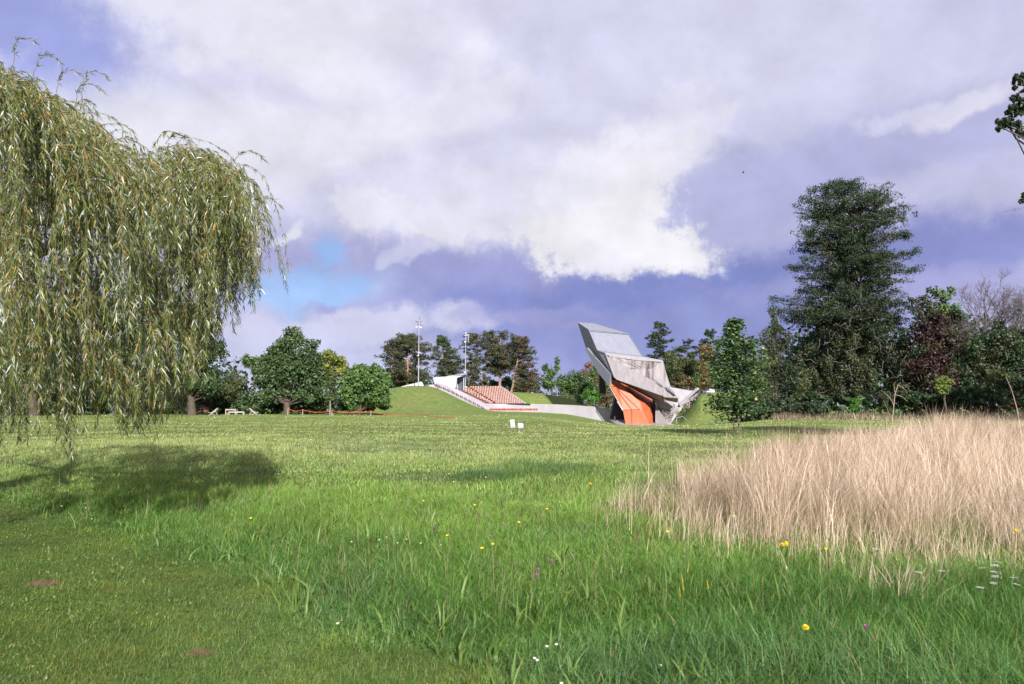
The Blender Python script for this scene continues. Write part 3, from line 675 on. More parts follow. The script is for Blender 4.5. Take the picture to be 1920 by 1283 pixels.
# stepped stand: one object, tiers rising away to the back
tb = bmesh.new(); ROWS = []
for r_ in range(12):
    t = r_ / 11; yy = 757.2 - 29.2 * t; dd = ND + .95 * r_
    lx0, lx1 = 916 - 60 * t, 925 - 47 * t; rx0, rx1 = 925 - 47 * t, 984 - 43 * t
    ROWS.append((yy, dd, lx0, lx1, rx0, rx1))
    a = PXW(lx0 - 5, yy + 3.2, dd - .2); b = PXW(rx1 + 3, yy + 3.2, dd - .2); top_ = PXW(960, yy + .6, dd).z
    box(tb, ((a.x + b.x) / 2, dd + .35, top_ - 1.6), (b.x - a.x, .95, 3.2 - .002 * r_))
stand = bmobj('seating_stand', tb, M_STEP); tag(stand, 'stepped pale concrete stand carrying the rows of orange seats', 'seating stand')
# kerb down the right flank of the stand
kb = bmesh.new(); a, b = PXW(941, 728, ND + 11), PXW(985, 758.5, ND - .5); bar(kb, a, b, .55, .5)
o = bmobj('stand_kerb', kb, M_CONCL); tag(o, 'sloping pale kerb down the right edge of the orange seating', 'kerb')
# sloping white parapet on the left, down to the wall
pb = bmesh.new(); slab(pb, [PXW(819, 718.5, 189), PXW(835, 722, 189), PXW(858, 731, 190), PXW(885, 744, 191.5), PXW(918, 761, 193), PXW(924, 770, 190), PXW(900, 764, 187), PXW(872, 750, 185.5), PXW(846, 736, 184), PXW(824, 725.5, 184)], .6)
par = bmobj('parapet_ramp', pb, M_WALL); tag(par, 'broad white sloping parapet down the left side of the stand', 'parapet')
lg = bmesh.new(); slab(lg, [PXW(938, 756.2, 193.4), PXW(994, 757, 191.2), PXW(994, 758.6, 191.2), PXW(952, 758.4, 192.6)], .3)
o = bmobj('stage_ledge', lg, M_DARK); tag(o, 'dark thin ledge along the top of the curved wall', 'ledge')
# seats
def seat_mesh(name, back_m, pan_m):
    bm = bmesh.new()
    box(bm, (0, .16, .42), (.50, .07, .42), Matrix.Rotation(R(-10), 3, 'X'), 0); box(bm, (0, -.04, .20), (.46, .40, .05), None, 0)
    box(bm, (0, .095, .46), (.17, .05, .16), Matrix.Rotation(R(-10), 3, 'X'), 1); box(bm, (0, -.08, .245), (.20, .24, .04), None, 1)
    for s in (-1, 1): box(bm, (.17 * s, 0, .09), (.04, .06, .2), None, 0)
    me = bpy.data.meshes.new(name); bm.to_mesh(me); bm.free(); me.materials.append(back_m); me.materials.append(pan_m); return me
SM = seat_mesh('seat', M_SEATO, M_SEATW); SD = seat_mesh('seat_dark', M_SEATD, M_SEATD); SR = seat_mesh('seat_red', M_SEATR, M_SEATR)
def place_seat(me, p, rz, label, group, s=1.0):
    o = bpy.data.objects.new('stadium_seat', me); col.objects.link(o); o.location = p; o.rotation_euler = (0, 0, rz); o.scale = (s, s, s)
    tag(o, label, 'seat', group)
cnt = 0
for i, (yy, dd, lx0, lx1, rx0, rx1) in enumerate(ROWS[:]):
    z0 = PXW(960, yy + .6, dd).z
    nn = int((rx1 - rx0 - 3) / 4.3)
    for k in range(nn):
        px = rx0 + 5 + (rx1 - rx0 - 7) * k / max(nn - 1, 1); p = PXW(px, yy, dd); p.z = z0
        place_seat(SM, p, R(random.uniform(-4, 4)), 'orange seat with pale pan in the wide block right of the dark stepped aisle', 'orange seats of the wide right block'); cnt += 1
    nn = max(3, int((lx1 - lx0 - 1) / 4.0))
    for k in range(nn):
        px = lx0 + 2 + (lx1 - lx0 - 5) * k / max(nn - 1, 1); p = PXW(px, yy, dd); p.z = z0
        place_seat(SM, p, R(random.uniform(-4, 4)), 'orange seat with pale pan in the narrow block beside the white parapet', 'orange seats of the narrow left block'); cnt += 1
    if i % 2 == 0 and i < 11:
        for k in range(2):
            p = PXW(rx0 + 1.3 + 2.7 * k, yy, dd - .4); p.z = z0
            place_seat(SD, p, R(70), 'dark folded seat at the aisle between the two orange blocks', 'dark seats along the aisle'); cnt += 1
for k in range(12):
    px, py = 817 + 8.0 * k, 723 + 44.5 * (k / 11.5) ** 1.12
    for q in range(2):
        p = PXW(px + 3.2 * q, py + 2.6 + 1.2 * q, 182.2)
        place_seat(SD, p, R(75 + 12 * q), 'dark red seat along the lower edge of the white parapet', 'dark seats beside the white parapet', 1.1); cnt += 1
for k in range(23):
    px = 919 + (3.5 * k if k < 13 else 45.5 + 4.6 * (k - 13)); p = PXW(px, 771.2 - .0 * k + (.6 if k > 22 else 0), 187.5 - .02 * k)
    place_seat(SR, p, R(random.uniform(150, 200)), 'red seat of the single row standing before the curved wall', 'red seats in front of the wall', 1.0); cnt += 1
print('seats', cnt)
# control shelter on top of the stand
sh0 = PXW(843, 730, 192); sh = empty('control_shelter', sh0, 'angular white shelter with jutting roof above the left of the stand', 'shelter')
def rel(P3): return [p - sh0 for p in P3]
bm = bmesh.new(); slab(bm, rel([PXW(813.5, 708, 192), PXW(836, 706.5, 191), PXW(857, 708, 190.4), PXW(856, 724.5, 190.4), PXW(852, 733, 190.4), PXW(834, 726, 191.2), PXW(816, 721, 192)]), .4)
bmobj('wall', bm, M_WHITE, sh)
bm = bmesh.new(); slab(bm, rel([PXW(836, 706.6, 190.8), PXW(873.5, 702.2, 192), PXW(871, 704, 192.5), PXW(857, 708.6, 190.2)]), .4, back=Vector((.3, 3.2, .35)))
bmobj('roof', bm, M_WHITE, sh)
bm = bmesh.new(); slab(bm, rel([PXW(856, 725, 190.3), PXW(838, 724.3, 190.7), PXW(838, 725, 190.7), PXW(856, 726, 190.3)]), .15)
bmobj('ledge', bm, M_BOXG, sh)
bm = bmesh.new(); bar(bm, PXW(869.5, 704, 193.5) - sh0, PXW(869.5, 731, 193.5) - sh0, .2); bar(bm, PXW(858, 708, 194) - sh0, PXW(858, 731, 194) - sh0, .18)
bmobj('post', bm, M_STEEL, sh)
M_GLASS = pbr('dark_glass', (.10, .12, .16), (.06, .075, .10), 2, .12)
bm = bmesh.new(); slab(bm, rel([PXW(858, 709, 194.6), PXW(868.6, 705.4, 194.6), PXW(868.6, 731, 194.6), PXW(858, 731, 194.6)]), .08)
bmobj('window', bm, M_GLASS, sh)
bm = bmesh.new(); slab(bm, [PXW(752, 725, 187), PXW(789, 716, 189), PXW(791, 716.4, 189), PXW(796, 726, 188), PXW(790, 727.5, 187)], 1.4)
o = bmobj('ramp_wall', bm, M_WHITE); tag(o, 'low white wedge of wall on the hilltop behind the tall mast', 'wall')
bm = bmesh.new(); slab(bm, [PXW(795, 722.5, 188), PXW(814, 721, 188), PXW(822, 727, 186), PXW(800, 727.5, 186)], .5)
o = bmobj('hilltop_slab', bm, M_WALL); tag(o, 'flat pale slab on the hilltop between wedge wall and shelter', 'slab')
bm = bmesh.new(); box(bm, (0, 0, .25), (1.0, .7, .5)); box(bm, (0, 0, .53), (1.1, .8, .06)); o = bmobj('storage_crate', bm, M_DARK); o.location = PXW(799, 727.3, 184); tag(o, 'low black crate on the hilltop left of the shelter', 'crate')
# masts
def mast(name, px, pyb, pyt, d, label, kind):
    b = PXW(px, pyb, d); t = PXW(px, pyt, d); L = t.z - b.z; root = empty(name, b, label, 'mast', 'lighting masts on the hill')
    bm = bmesh.new(); bar(bm, (0, 0, -.6), (0, 0, L * .5), .15, .12, seg=10); bar(bm, (0, 0, L * .5), (0, 0, L), .12, .08, seg=10); bmobj('pole', bm, M_STEEL, root)
    if kind == 0:
        bm = bmesh.new(); bar(bm, (-.75, 0, L - .35), (.45, 0, L - .35), .12, .16); bar(bm, (.45, 0, L - .35), (.72, 0, L - .1), .05); bar(bm, (-.72, 0, L - .5), (-.72, 0, L + .05), .06); bar(bm, (.1, 0, L), (.1, 0, L + .7), .05); bar(bm, (.02, 0, L + .45), (.16, 0, L + .75), .12)
        bar(bm, (0, 0, L - .4), (-.2, 0, L - 1.0), .1); box(bm, (-.22, 0, L - 1.1), (.22, .2, .25)); box(bm, (.42, 0, L - 1.0), (.2, .2, .22)); bmobj('crossarm', bm, M_DARK, root)
        for s in (-1, 1):
            bm = bmesh.new(); box(bm, (s * .42, -.1, L - 1.55 - .05 * s), (.62, .4, .2), Matrix.Rotation(R(28 * s), 3, 'Y')); bmobj('floodlight', bm, M_WHITE, root)
        for zf_ in (.52, .48):
            bm = bmesh.new(); box(bm, (.28 if zf_ > .5 else -.22, -.1, L * zf_), (.3, .3, .2)); box(bm, (0, -.12, L * zf_), (.12, .2, .4)); bmobj('camera_housing', bm, M_BOXG if zf_ > .5 else M_WHITE, root)
        bm = bmesh.new(); bar(bm, (0, -.02, L * .44), (0, -.02, L * .49), .17, seg=10); bmobj('cable_sleeve', bm, M_DARK, root)
    else:
        bm = bmesh.new(); bar(bm, (-.3, 0, L - .25), (.85, 0, L - .15), .16, .2); bar(bm, (.75, 0, L - .2), (.75, 0, L - 2.0), .1); bmobj('crossarm', bm, M_STEEL, root)
        for zf_, s in ((1.02, .1), (.86, -.18), (.3, -.18)):
            bm = bmesh.new(); box(bm, (s, -.1, L * zf_), (.3, .3, .3)); bar(bm, (0, 0, L * zf_), (s, -.1, L * zf_), .05); bmobj('floodlight', bm, M_WHITE, root)
mast('light_mast', 784.5, 728, 601, 180, 'tall grey mast with black crossarm and white floodlights on the green hill', 0)
mast('light_mast', 872.5, 729, 627, 194, 'slim grey mast with a bent bracket rising beside the white shelter', 1)
# ------------------------------------------------------------------ trees
def tube(pts, rad, sides=6):
    pts = np.array(pts, float); n = len(pts); V = []; T = []
    for i in range(n):
        a = pts[max(i - 1, 0)]; b = pts[min(i + 1, n - 1)]; d = b - a; d = d / (np.linalg.norm(d) + 1e-9)
        u = np.cross(d, [0.3, .95, .1]); u /= np.linalg.norm(u) + 1e-9; v = np.cross(d, u)
        for k in range(sides):
            t = 2 * math.pi * k / sides; V.append(pts[i] + rad[i] * (math.cos(t) * u + math.sin(t) * v))
    for i in range(n - 1):
        for k in range(sides):
            a = i * sides + k; b = i * sides + (k + 1) % sides; T += [(a, b, b + sides), (a, b + sides, a + sides)]
    return np.array(V), np.array(T)
def wob(a, b, n, amp, rise=0.0):
    """a gently crooked polyline"""
    a, b = np.array(a, float), np.array(b, float); L = np.linalg.norm(b - a); out = []
    o = np.zeros(3)
    for i in range(n + 1):
        t = i / n; p = a + (b - a) * t; p[2] += rise * L * math.sin(math.pi * t) * .5
        if 0 < i < n: o = o * .5 + RNG.normal(0, amp * L, 3)
        out.append(p + (o if 0 < i < n else 0))
    return out
class Wood:
    def __init__(s): s.V = []; s.T = []; s.o = 0
    def add(s, pts, r0, r1, sides=6):
        n = len(pts); v, t = tube(pts, [r0 + (r1 - r0) * (i / (n - 1)) ** .8 for i in range(n)], sides)
        s.V.append(v); s.T.append(t + s.o); s.o += len(v)
    def build(s, name, mat, parent): return npmesh(name, np.concatenate(s.V), np.concatenate(s.T), mat, parent, smooth=True)
def leaf_quads(P, N, L, Wd, c, droop=None):
    """rhombic leaf (or leaf-clump) faces at P, facing N"""
    n = len(P); t = RNG.normal(0, 1, (n, 3))
    if droop is not None: t = t * (1 - droop) + np.array([0, 0, -1.0]) * droop * 1.6
    t -= N * (t * N).sum(1, keepdims=True); t /= np.linalg.norm(t, axis=1, keepdims=True) + 1e-9
    b = np.cross(N, t); L = np.broadcast_to(L, (n,))[:, None]; Wd = np.broadcast_to(Wd, (n,))[:, None]
    k = RNG.uniform(-.25, .25, (n, 1))
    V = np.stack([P - t * L * .5, P + b * Wd * .5 + t * L * k * .5 - N * L * .08, P + t * L * .5, P - b * Wd * .5 + t * L * k * .5 - N * L * .08], 1).reshape(-1, 3)
    return V, np.arange(4 * n).reshape(-1, 4), c
def crown_pts(blobs, n, shell=.5, up=0.0):
    """blobs: (K,6) centres+radii. Points near blob surfaces with outward normals"""
    B = np.array(blobs, float); w = (B[:, 3] * B[:, 5]) ** 1.0; i = RNG.choice(len(B), n, p=w / w.sum())
    d = RNG.normal(0, 1, (n, 3)); d[:, 2] += up; d /= np.linalg.norm(d, axis=1, keepdims=True)
    r = 1 - shell * RNG.random(n) ** 1.8; r = r * (1 + .10 * RNG.normal(0, 1, n))
    P = B[i, :3] + d * B[i, 3:6] * r[:, None]; N = d / B[i, 3:6]; N /= np.linalg.norm(N, axis=1, keepdims=True)
    return P, N, i
PALS = {
    'dark': [(.020, .046, .016), (.042, .082, .026), (.078, .128, .042), (.125, .175, .070)],
    'green': [(.034, .076, .018), (.064, .130, .030), (.105, .185, .048), (.17, .25, .08)],
    'olive': [(.030, .048, .014), (.058, .078, .024), (.090, .115, .036), (.14, .155, .055)],
    'yellow': [(.080, .105, .018), (.15, .175, .030), (.24, .25, .045), (.34, .32, .07)],
    'pine': [(.024, .036, .018), (.045, .062, .026), (.075, .090, .036), (.115, .12, .05)],
    'pinebrown': [(.038, .034, .018), (.075, .065, .03), (.12, .10, .05), (.16, .12, .06)],
    'rust': [(.06, .028, .010), (.13, .055, .018), (.21, .095, .03), (.28, .15, .05)],
    'brown': [(.045, .035, .015), (.09, .068, .026), (.15, .11, .045), (.20, .16, .07)],
    'copper': [(.014, .008, .009), (.030, .015, .014), (.055, .026, .022), (.085, .045, .03)],
    'pink': [(.12, .07, .06), (.20, .11, .10), (.28, .16, .14), (.2, .2, .1)],
    'blackpine': [(.009, .020, .010), (.021, .038, .016), (.040, .062, .025), (.075, .092, .040)],
    'wood': [(.010, .026, .010), (.020, .045, .015), (.036, .070, .022), (.062, .102, .036)],  # darker leaves: shade of the right-hand wood put into the colour
    'ivy': [(.018, .028, .012), (.036, .050, .018), (.062, .075, .030), (.105, .095, .045)],
    'grey': [(.04, .055, .035), (.07, .09, .055), (.11, .13, .08), (.15, .16, .11)],
    'bright': [(.03, .10, .012), (.05, .16, .018), (.09, .23, .03), (.15, .30, .05)],
    'limey': [(.06, .10, .02), (.11, .16, .03), (.18, .22, .05), (.27, .28, .08)],
}
def tree(name, label, d, shapes, pal_='green', n=9000, leaf=.38, sub=.30, K=14, shell=.55, flat=1.0, trunk=None, bark=None, lean=0, cat='tree', group=None,
         up=.25, asp=.62, limbs=.5, pal2=None, tr=.35, spread=1.0, jit=.55, holes=0):
    """shapes: list of (px, py, rx, ry) ellipses in the photo that outline the crown at distance d"""
    if trunk is None: trunk = shapes[0][0]
    bx = (trunk - 960) / F * d * 1.003; bz = float(terrain(bx, d)); root = empty(name, (bx, d, bz), label, cat, group)
    s = d / F; bl = []; tot = sum(q[2] * q[3] for q in shapes)
    for (px, py, rx, ry) in shapes:
        c = at(px, py, d); a, b = rx * s, ry * s; kk = max(9 if holes else 4, int(K * len(shapes) * rx * ry / tot))
        rdep = min(a, b * 1.2) * .9
        for _ in range(kk):
            v = RNG.normal(0, 1, 3); v /= np.linalg.norm(v); v[2] = v[2] if v[2] > -.7 else -.7
            q = RNG.random() ** .4 * (1 - sub * .8); r = sub * (math.sqrt(a * b) if holes else min(a, b)) * RNG.uniform(.75, 1.3)
            bl.append((c.x + v[0] * a * q * spread, c.y + v[1] * rdep * q, c.z + v[2] * b * q, r * 1.15, r * 1.15, r * flat))
        if not holes: bl.append((c.x, c.y + rdep * .25, c.z, a * .62, rdep * .5, b * .62))
    bl = np.array(bl); P, N, idx_ = crown_pts(bl, n, shell, up)
    P = P + RNG.normal(0, 1, P.shape) * (bl[idx_, 3:6] * (.16 if holes else .06))
    k = P[:, 2] > bz + .15; P, N, idx_ = P[k], N[k], idx_[k]; m = len(P)
    N = N + RNG.normal(0, jit, (m, 3)); N /= np.linalg.norm(N, axis=1, keepdims=True)
    tone = RNG.normal(0, .14, len(bl))[idx_]
    v = np.clip(RNG.normal(.45, .2, m) + tone, 0, 1); c = pal(PALS[pal_], v)
    if pal2:
        msk = vnoise(P[:, 0] + 50, P[:, 2] + P[:, 1], 3.0 * s * 12, 41) + RNG.normal(0, .08, m) > .60
        c[msk] = pal(PALS[pal2], v[msk])
    L = leaf * RNG.uniform(.55, 1.35, m)
    V, T, C = leaf_quads(P, N, L, L * asp, c); npmesh('crown', V, T, M_LEAF, root, C, k=4)
    W_ = Wood(); cz = bl[:, 2].mean(); topz = bl[:, 2].max(); cx = np.average(bl[:, 0])
    tp = wob((bx, d, bz - .3), (bx + (cx - bx) * .6 + lean, d, bz + (topz - bz) * .82), 6, .012); H_ = topz - bz
    W_.add(tp, tr * H_ / 14 + .04, .05 + .002 * H_, 8)
    ns = int(len(bl) * limbs)
    if ns:
        for j in RNG.choice(len(bl), ns, replace=False):
            e = bl[j, :3]; t = np.clip((e[2] - bz) / H_ - .12 - .15 * RNG.random(), .12, .8) * 6 / .82 * .98; t = min(t, 5.9); i0 = int(t)
            st = np.array(tp[i0]) * (1 - t + i0) + np.array(tp[i0 + 1]) * (t - i0); r0 = .10 * H_ / 14 * (1.1 - t / 7)
            W_.add(wob(st, e, 4, .05, .1), r0, .02, 5)
    W_.build('trunk', bark or M_BARK, root); return root

# --- left group
tree('broadleaf_tree', 'tall dark lobed tree behind the left end of the red rope', 120,
     [(545, 640, 34, 32), (582, 655, 22, 32), (515, 668, 28, 26), (548, 690, 62, 48), (500, 705, 34, 45), (585, 715, 34, 42), (545, 738, 72, 26), (478, 690, 14, 18), (512, 744, 42, 20), (590, 742, 30, 22)], 'dark', 23000, .42, .34, 16, trunk=541, tr=.6)
tree('broadleaf_tree', 'thin spreading tree showing its left edge behind the dark lobed tree', 135, [(470, 680, 22, 16), (462, 672, 12, 9), (486, 690, 16, 22)], 'green', 2200, .4, .4, 9, trunk=478, shell=.7)
tree('yellow_tree', 'yellow-green tree glowing between the two dark round trees', 140, [(622, 675, 24, 24), (640, 690, 22, 26), (612, 705, 22, 32), (600, 680, 14, 20)], 'yellow', 6500, .42, .33, 13, pal2='limey')
tree('round_tree', 'broad round green tree behind the right end of the red rope', 118, [(682, 710, 50, 34), (655, 735, 32, 34), (710, 735, 34, 36), (680, 752, 50, 22), (722, 710, 14, 22)], 'green', 15000, .42, .28, 20, trunk=676, tr=.3)
tree('sapling', 'slender pale green sapling tied to a stake by the rope', 115, [(622, 720, 11, 20), (618, 745, 13, 14), (628, 705, 7, 10)], 'olive', 1500, .28, .4, 8, trunk=622, tr=.2)
tree('shrub', 'dark green clipped-looking shrub behind the deck chair', 116, [(470, 755, 32, 22), (495, 745, 22, 26), (450, 760, 22, 16)], 'dark', 4800, .34, .3, 14, cat='shrub', tr=.1)
tree('shrub', 'olive shrub with yellowish leaves above the white table', 121, [(430, 742, 26, 32), (408, 748, 22, 28), (440, 722, 18, 16)], 'olive', 5200, .36, .3, 14, cat='shrub', tr=.1)
tree('shrub', 'grey-green feathery shrub rising beside the olive shrub', 127, [(437, 706, 15, 14), (448, 716, 16, 16), (420, 722, 16, 20)], 'grey', 2600, .34, .3, 12, cat='shrub', tr=.1)
tree('shrub', 'dark low shrub under the lobed tree', 123, [(560, 762, 36, 15), (600, 758, 28, 19), (525, 764, 22, 13)], 'dark', 4200, .36, .3, 14, cat='shrub', tr=.1)
tree('shrub', 'dark shrub under the round tree at the foot of the hill', 123, [(650, 762, 26, 14), (690, 762, 30, 14), (722, 762, 18, 12)], 'dark', 3400, .36, .3, 12, cat='shrub', tr=.1)
tree('broadleaf_tree', 'dark tree with its right edge showing beyond the willow', 105, [(395, 665, 34, 42), (360, 640, 50, 60), (372, 715, 48, 44), (330, 590, 40, 60), (414, 650, 16, 20)], 'dark', 12000, .42, .3, 16, trunk=365, tr=.5)
tree('broadleaf_tree', 'big dark tree seen through the middle of the willow', 112, [(235, 560, 70, 75), (200, 640, 90, 80), (275, 650, 80, 80), (240, 720, 100, 50)], 'dark', 12000, .45, .28, 16, trunk=240, tr=.6)
tree('broadleaf_tree', 'big dark tree behind the left side of the willow', 108, [(70, 620, 90, 80), (20, 680, 90, 70), (110, 700, 90, 60)], 'dark', 9000, .5, .28, 16, trunk=70, tr=.6)
tree('shrub', 'dark reddish shrub behind the willow fringe', 112, [(375, 752, 26, 22), (345, 745, 24, 26)], 'copper', 2600, .32, .3, 12, cat='shrub', tr=.1, pal2='dark')
tree('shrub', 'low shrub with pale blossom under the willow fringe', 108, [(380, 768, 16, 9), (365, 770, 12, 8)], 'pink', 900, .22, .35, 8, cat='shrub', tr=.1, pal2='dark')
tree('shrub', 'long dark hedge-like shrub under the far left trees', 114, [(300, 745, 60, 30), (200, 748, 60, 30), (90, 748, 70, 30), (-30, 745, 70, 34)], 'dark', 7000, .42, .3, 14, cat='shrub', tr=.1)
# --- pines behind the stand
def pads(cx, cy, w, h, k, s, seed):
    r = np.random.default_rng(seed); out = []
    for _ in range(k):
        t = r.random(); x_ = cx + (r.random() * 2 - 1) * w * (.35 + .65 * math.sin(math.pi * min(.85, t + .15))); y_ = cy + h * (2 * t - 1) * -1
        out.append((x_, y_, s * r.uniform(.7, 1.35), s * r.uniform(.38, .62)))
    return out
def pine(name, label, d, shapes, n, trunk, pal_='pine', pal2='pinebrown', leaf=.5, K=16, lean=0, tr=.42, limbs=.55, bark=None, sub=.30, flat=.7, shell=.8):
    return tree(name, label, d, shapes, pal_, n, leaf, sub, K, shell, flat, trunk, bark or M_PINEBARK, lean, 'tree', None, .5, .5, limbs * .5, pal2, tr, 1.0, .65, 1)
def conifer(name, label, d, trunk, prof, nb=70, tuft=.55, n=16000, leaf=.34, pal_='pine', pal2='pinebrown', tr=.4, flat=.6, rise=.15, bark=None, stems=(0,), inner=.35, frac=.68):
    """pine built branch by branch: every branch carries tufts of needles; prof = rows of (py, left px, right px)"""
    s = d / F; bx = (trunk - 960) / F * d * 1.003; bz = float(terrain(bx, d)); root = empty(name, (bx, d, bz), label, 'tree')
    ys = [q[0] for q in prof]; xl = [q[1] for q in prof]; xr = [q[2] for q in prof]; top_ = min(ys); bot = max(ys)
    W_ = Wood(); st_lines = []
    for sx in stems:
        tx = (np.interp(top_ + 12, ys, xl) + np.interp(top_ + 12, ys, xr)) / 2 + sx * 1.4
        T_ = wob((bx + sx * s * .15, d, bz - .3), at(tx, top_ + (8 if sx == 0 else 24), d), 9, .006); W_.add(T_, tr if sx == 0 else tr * .55, .05, 8); st_lines.append(T_)
    bl = []
    for k in range(nb):
        T_ = st_lines[k % len(st_lines)]; T_a = np.array(T_); py = top_ + (bot - top_) * (RNG.random() ** .85); z = float(at(960, py, d).z)
        L_, R_ = np.interp(py, ys, xl), np.interp(py, ys, xr); cxp = (L_ + R_) / 2; hw = (R_ - L_) / 2
        th = RNG.uniform(0, 6.28); q = RNG.uniform(.45, 1.0); ep = cxp + math.cos(th) * hw * q; e = np.array(at(ep, py, d)); e[1] += math.sin(th) * hw * s * q * .8
        z0 = z - abs(math.cos(th)) * hw * s * rise - .3; i = int(np.clip(np.searchsorted(T_a[:, 2], z0), 1, len(T_) - 1)); f = np.clip((z0 - T_a[i - 1, 2]) / (T_a[i, 2] - T_a[i - 1, 2] + 1e-6), 0, 1); st = T_a[i - 1] * (1 - f) + T_a[i] * f
        br = wob(st, e, 5, .05, .06); ln = np.linalg.norm(e - st); W_.add(br, max(.05, ln * .018), .02, 4)
        br = np.array(br); nt = max(3, int(ln / tuft * 1.3))
        for t in RNG.uniform(inner, 1.05, nt):
            j = min(int(t * 5), 4); p = br[j] + (br[min(j + 1, 5)] - br[j]) * (t * 5 - j); r = tuft * RNG.uniform(.55, 1.25)
            p = p + RNG.normal(0, .45, 3) * [tuft, tuft, tuft * .5] + [0, 0, .1 * tuft]; bl.append((*p, r, r, r * flat))
    for k in range(int(nb * .5)):     # growing tips along the top of the crown
        t = RNG.random(); py = top_ + (bot - top_) * .35 * t * t; L_, R_ = np.interp(py, ys, xl), np.interp(py, ys, xr); px = RNG.uniform(L_, R_); p = np.array(at(px, py + RNG.uniform(0, 6), d + RNG.normal(0, 1.0))); r = tuft * RNG.uniform(.5, 1); bl.append((*p, r, r, r * .8))
    bl = np.array(bl); P, N, ii = crown_pts(bl, n, .75, .35); m = len(P); P = P + RNG.normal(0, .12, P.shape) * bl[ii, 3:6]; N = N + RNG.normal(0, .6, (m, 3)); N /= np.linalg.norm(N, axis=1, keepdims=True)
    v = np.clip(RNG.normal(.45, .2, m) + RNG.normal(0, .15, len(bl))[ii], 0, 1); c = pal(PALS[pal_], v); msk = (vnoise(P[:, 0] + 50, P[:, 2] * 1.3 + P[:, 1], 2.6, 41) + RNG.normal(0, .08, m)) > frac; c[msk] = pal(PALS[pal2], v[msk])
    L = leaf * RNG.uniform(.5, 1.3, m); V, T, C = leaf_quads(P, N, L, L * .45, c); npmesh('crown', V, T, M_LEAF, root, C, k=4); W_.build('trunk', bark or M_PINEBARK, root); return root
conifer('cedar_tree', 'broad flat-topped cedar standing behind the tall mast', 228, 765, [(628, 748, 786), (645, 720, 806), (665, 706, 814), (690, 703, 816), (715, 706, 814)], 140, .95, 28000, .5, tr=.45, rise=-.05)
conifer('pine_tree', 'small dark pine between the cedar and the white shelter', 226, 832, [(631, 822, 832), (650, 812, 850), (670, 806, 868), (690, 815, 874), (712, 816, 872)], 80, .8, 15000, .45, 'pine', 'dark', tr=.35)
conifer('pine_tree', 'slim open pine rising just behind the slim mast', 224, 877, [(626, 872, 892), (640, 860, 908), (655, 858, 914), (675, 868, 905), (700, 872, 900), (728, 868, 900)], 62, .72, 11000, .42, tr=.22)
conifer('pine_tree', 'tall pine with a thick pale trunk behind the orange seats', 230, 937, [(622, 905, 962), (636, 892, 988), (655, 888, 992), (672, 890, 988), (690, 904, 978), (702, 918, 955)], 125, .9, 24000, .46, tr=.5, rise=.3)
conifer('pine_tree', 'leaning brown-tinged pine at the right of the pine group', 226, 958, [(630, 960, 990), (650, 955, 1001), (680, 964, 1009), (710, 960, 1013), (735, 966, 1010)], 100, .8, 19000, .45, tr=.36, frac=.5)
conifer('pine_tree', 'thin-crowned pine with low broken branches behind the top seat row', 222, 905, [(688, 895, 915), (705, 888, 922), (725, 896, 918)], 16, .5, 2200, .4, tr=.26)
conifer('pine_tree', 'dark pointed pine standing above the tower terrace', 226, 1238, [(604, 1229, 1241), (618, 1214, 1256), (635, 1202, 1262), (650, 1210, 1264), (675, 1202, 1268)], 62, .62, 11000, .42, 'blackpine', 'dark', tr=.3)
conifer('pine_tree', 'knobbly dark tree top between the pointed pine and the rusty tree', 228, 1290, [(638, 1281, 1296), (650, 1267, 1309), (668, 1262, 1314), (690, 1264, 1312)], 36, .6, 6500, .42, 'blackpine', 'dark', tr=.28)
conifer('pine_tree', 'dark knobbly tree rising behind the rusty tree', 230, 1332, [(618, 1324, 1339), (632, 1313, 1349), (652, 1310, 1352), (680, 1312, 1354)], 36, .6, 6500, .42, 'blackpine', 'dark', tr=.28)
for px, py, rx, ry, p_, lb in ((760, 718, 24, 10, 'brown', 'brown rounded shrub at the foot of the cedar'), (722, 722, 14, 12, 'dark', 'dark shrub at the left foot of the cedar'), (925, 722, 14, 10, 'dark', 'dark shrub behind the middle of the top seat row'), (950, 718, 18, 13, 'dark', 'dark shrub between the pine trunks'),
                              (835, 716, 20, 12, 'dark', 'dark shrub behind the white shelter'), (885, 726, 14, 9, 'olive', 'olive shrub under the slim open pine'), (975, 728, 20, 9, 'brown', 'brown shrub under the leaning pine'), (1000, 730, 10, 7, 'olive', 'small olive shrub at the left end of the rear bank')):
    tree('shrub', lb, 238, [(px, py, rx, ry), (px - rx * .5, py + 3, rx * .6, ry * .8), (px + rx * .5, py + 3, rx * .6, ry * .8)], p_, 1500, .5, .4, 8, cat='shrub', tr=.1)
# --- trees between the pines and the tower
tree('stag_tree', 'thin-topped green tree with bare forked tips right of the pines', 232, [(1022, 690, 12, 10), (1045, 678, 8, 12), (1034, 706, 14, 12), (1028, 722, 16, 14), (1043, 692, 8, 14)], 'green', 3000, .5, .36, 9, trunk=1034, shell=.8)
tree('round_tree', 'dense round green tree in the middle behind the curved wall', 236, [(1078, 715, 26, 26), (1060, 728, 20, 20), (1095, 730, 20, 20), (1070, 745, 34, 14), (1050, 715, 12, 18)], 'green', 6500, .5, .3, 14, pal2='dark')
tree('blossom_tree', 'pinkish feathery tree top above the round green tree', 240, [(1104, 686, 11, 13), (1098, 700, 14, 12)], 'pink', 1500, .45, .35, 8)
tree('broadleaf_tree', 'green tree rising close behind the tilted tower blade', 225, [(1122, 690, 18, 28), (1115, 715, 20, 24), (1135, 720, 18, 24)], 'green', 4200, .5, .3, 12)
tree('shrub', 'bright green shrub in front of the trees left of the tower', 218, [(1104, 738, 16, 20), (1120, 745, 16, 18), (1090, 750, 14, 12)], 'bright', 3200, .42, .32, 12, cat='shrub', tr=.1)
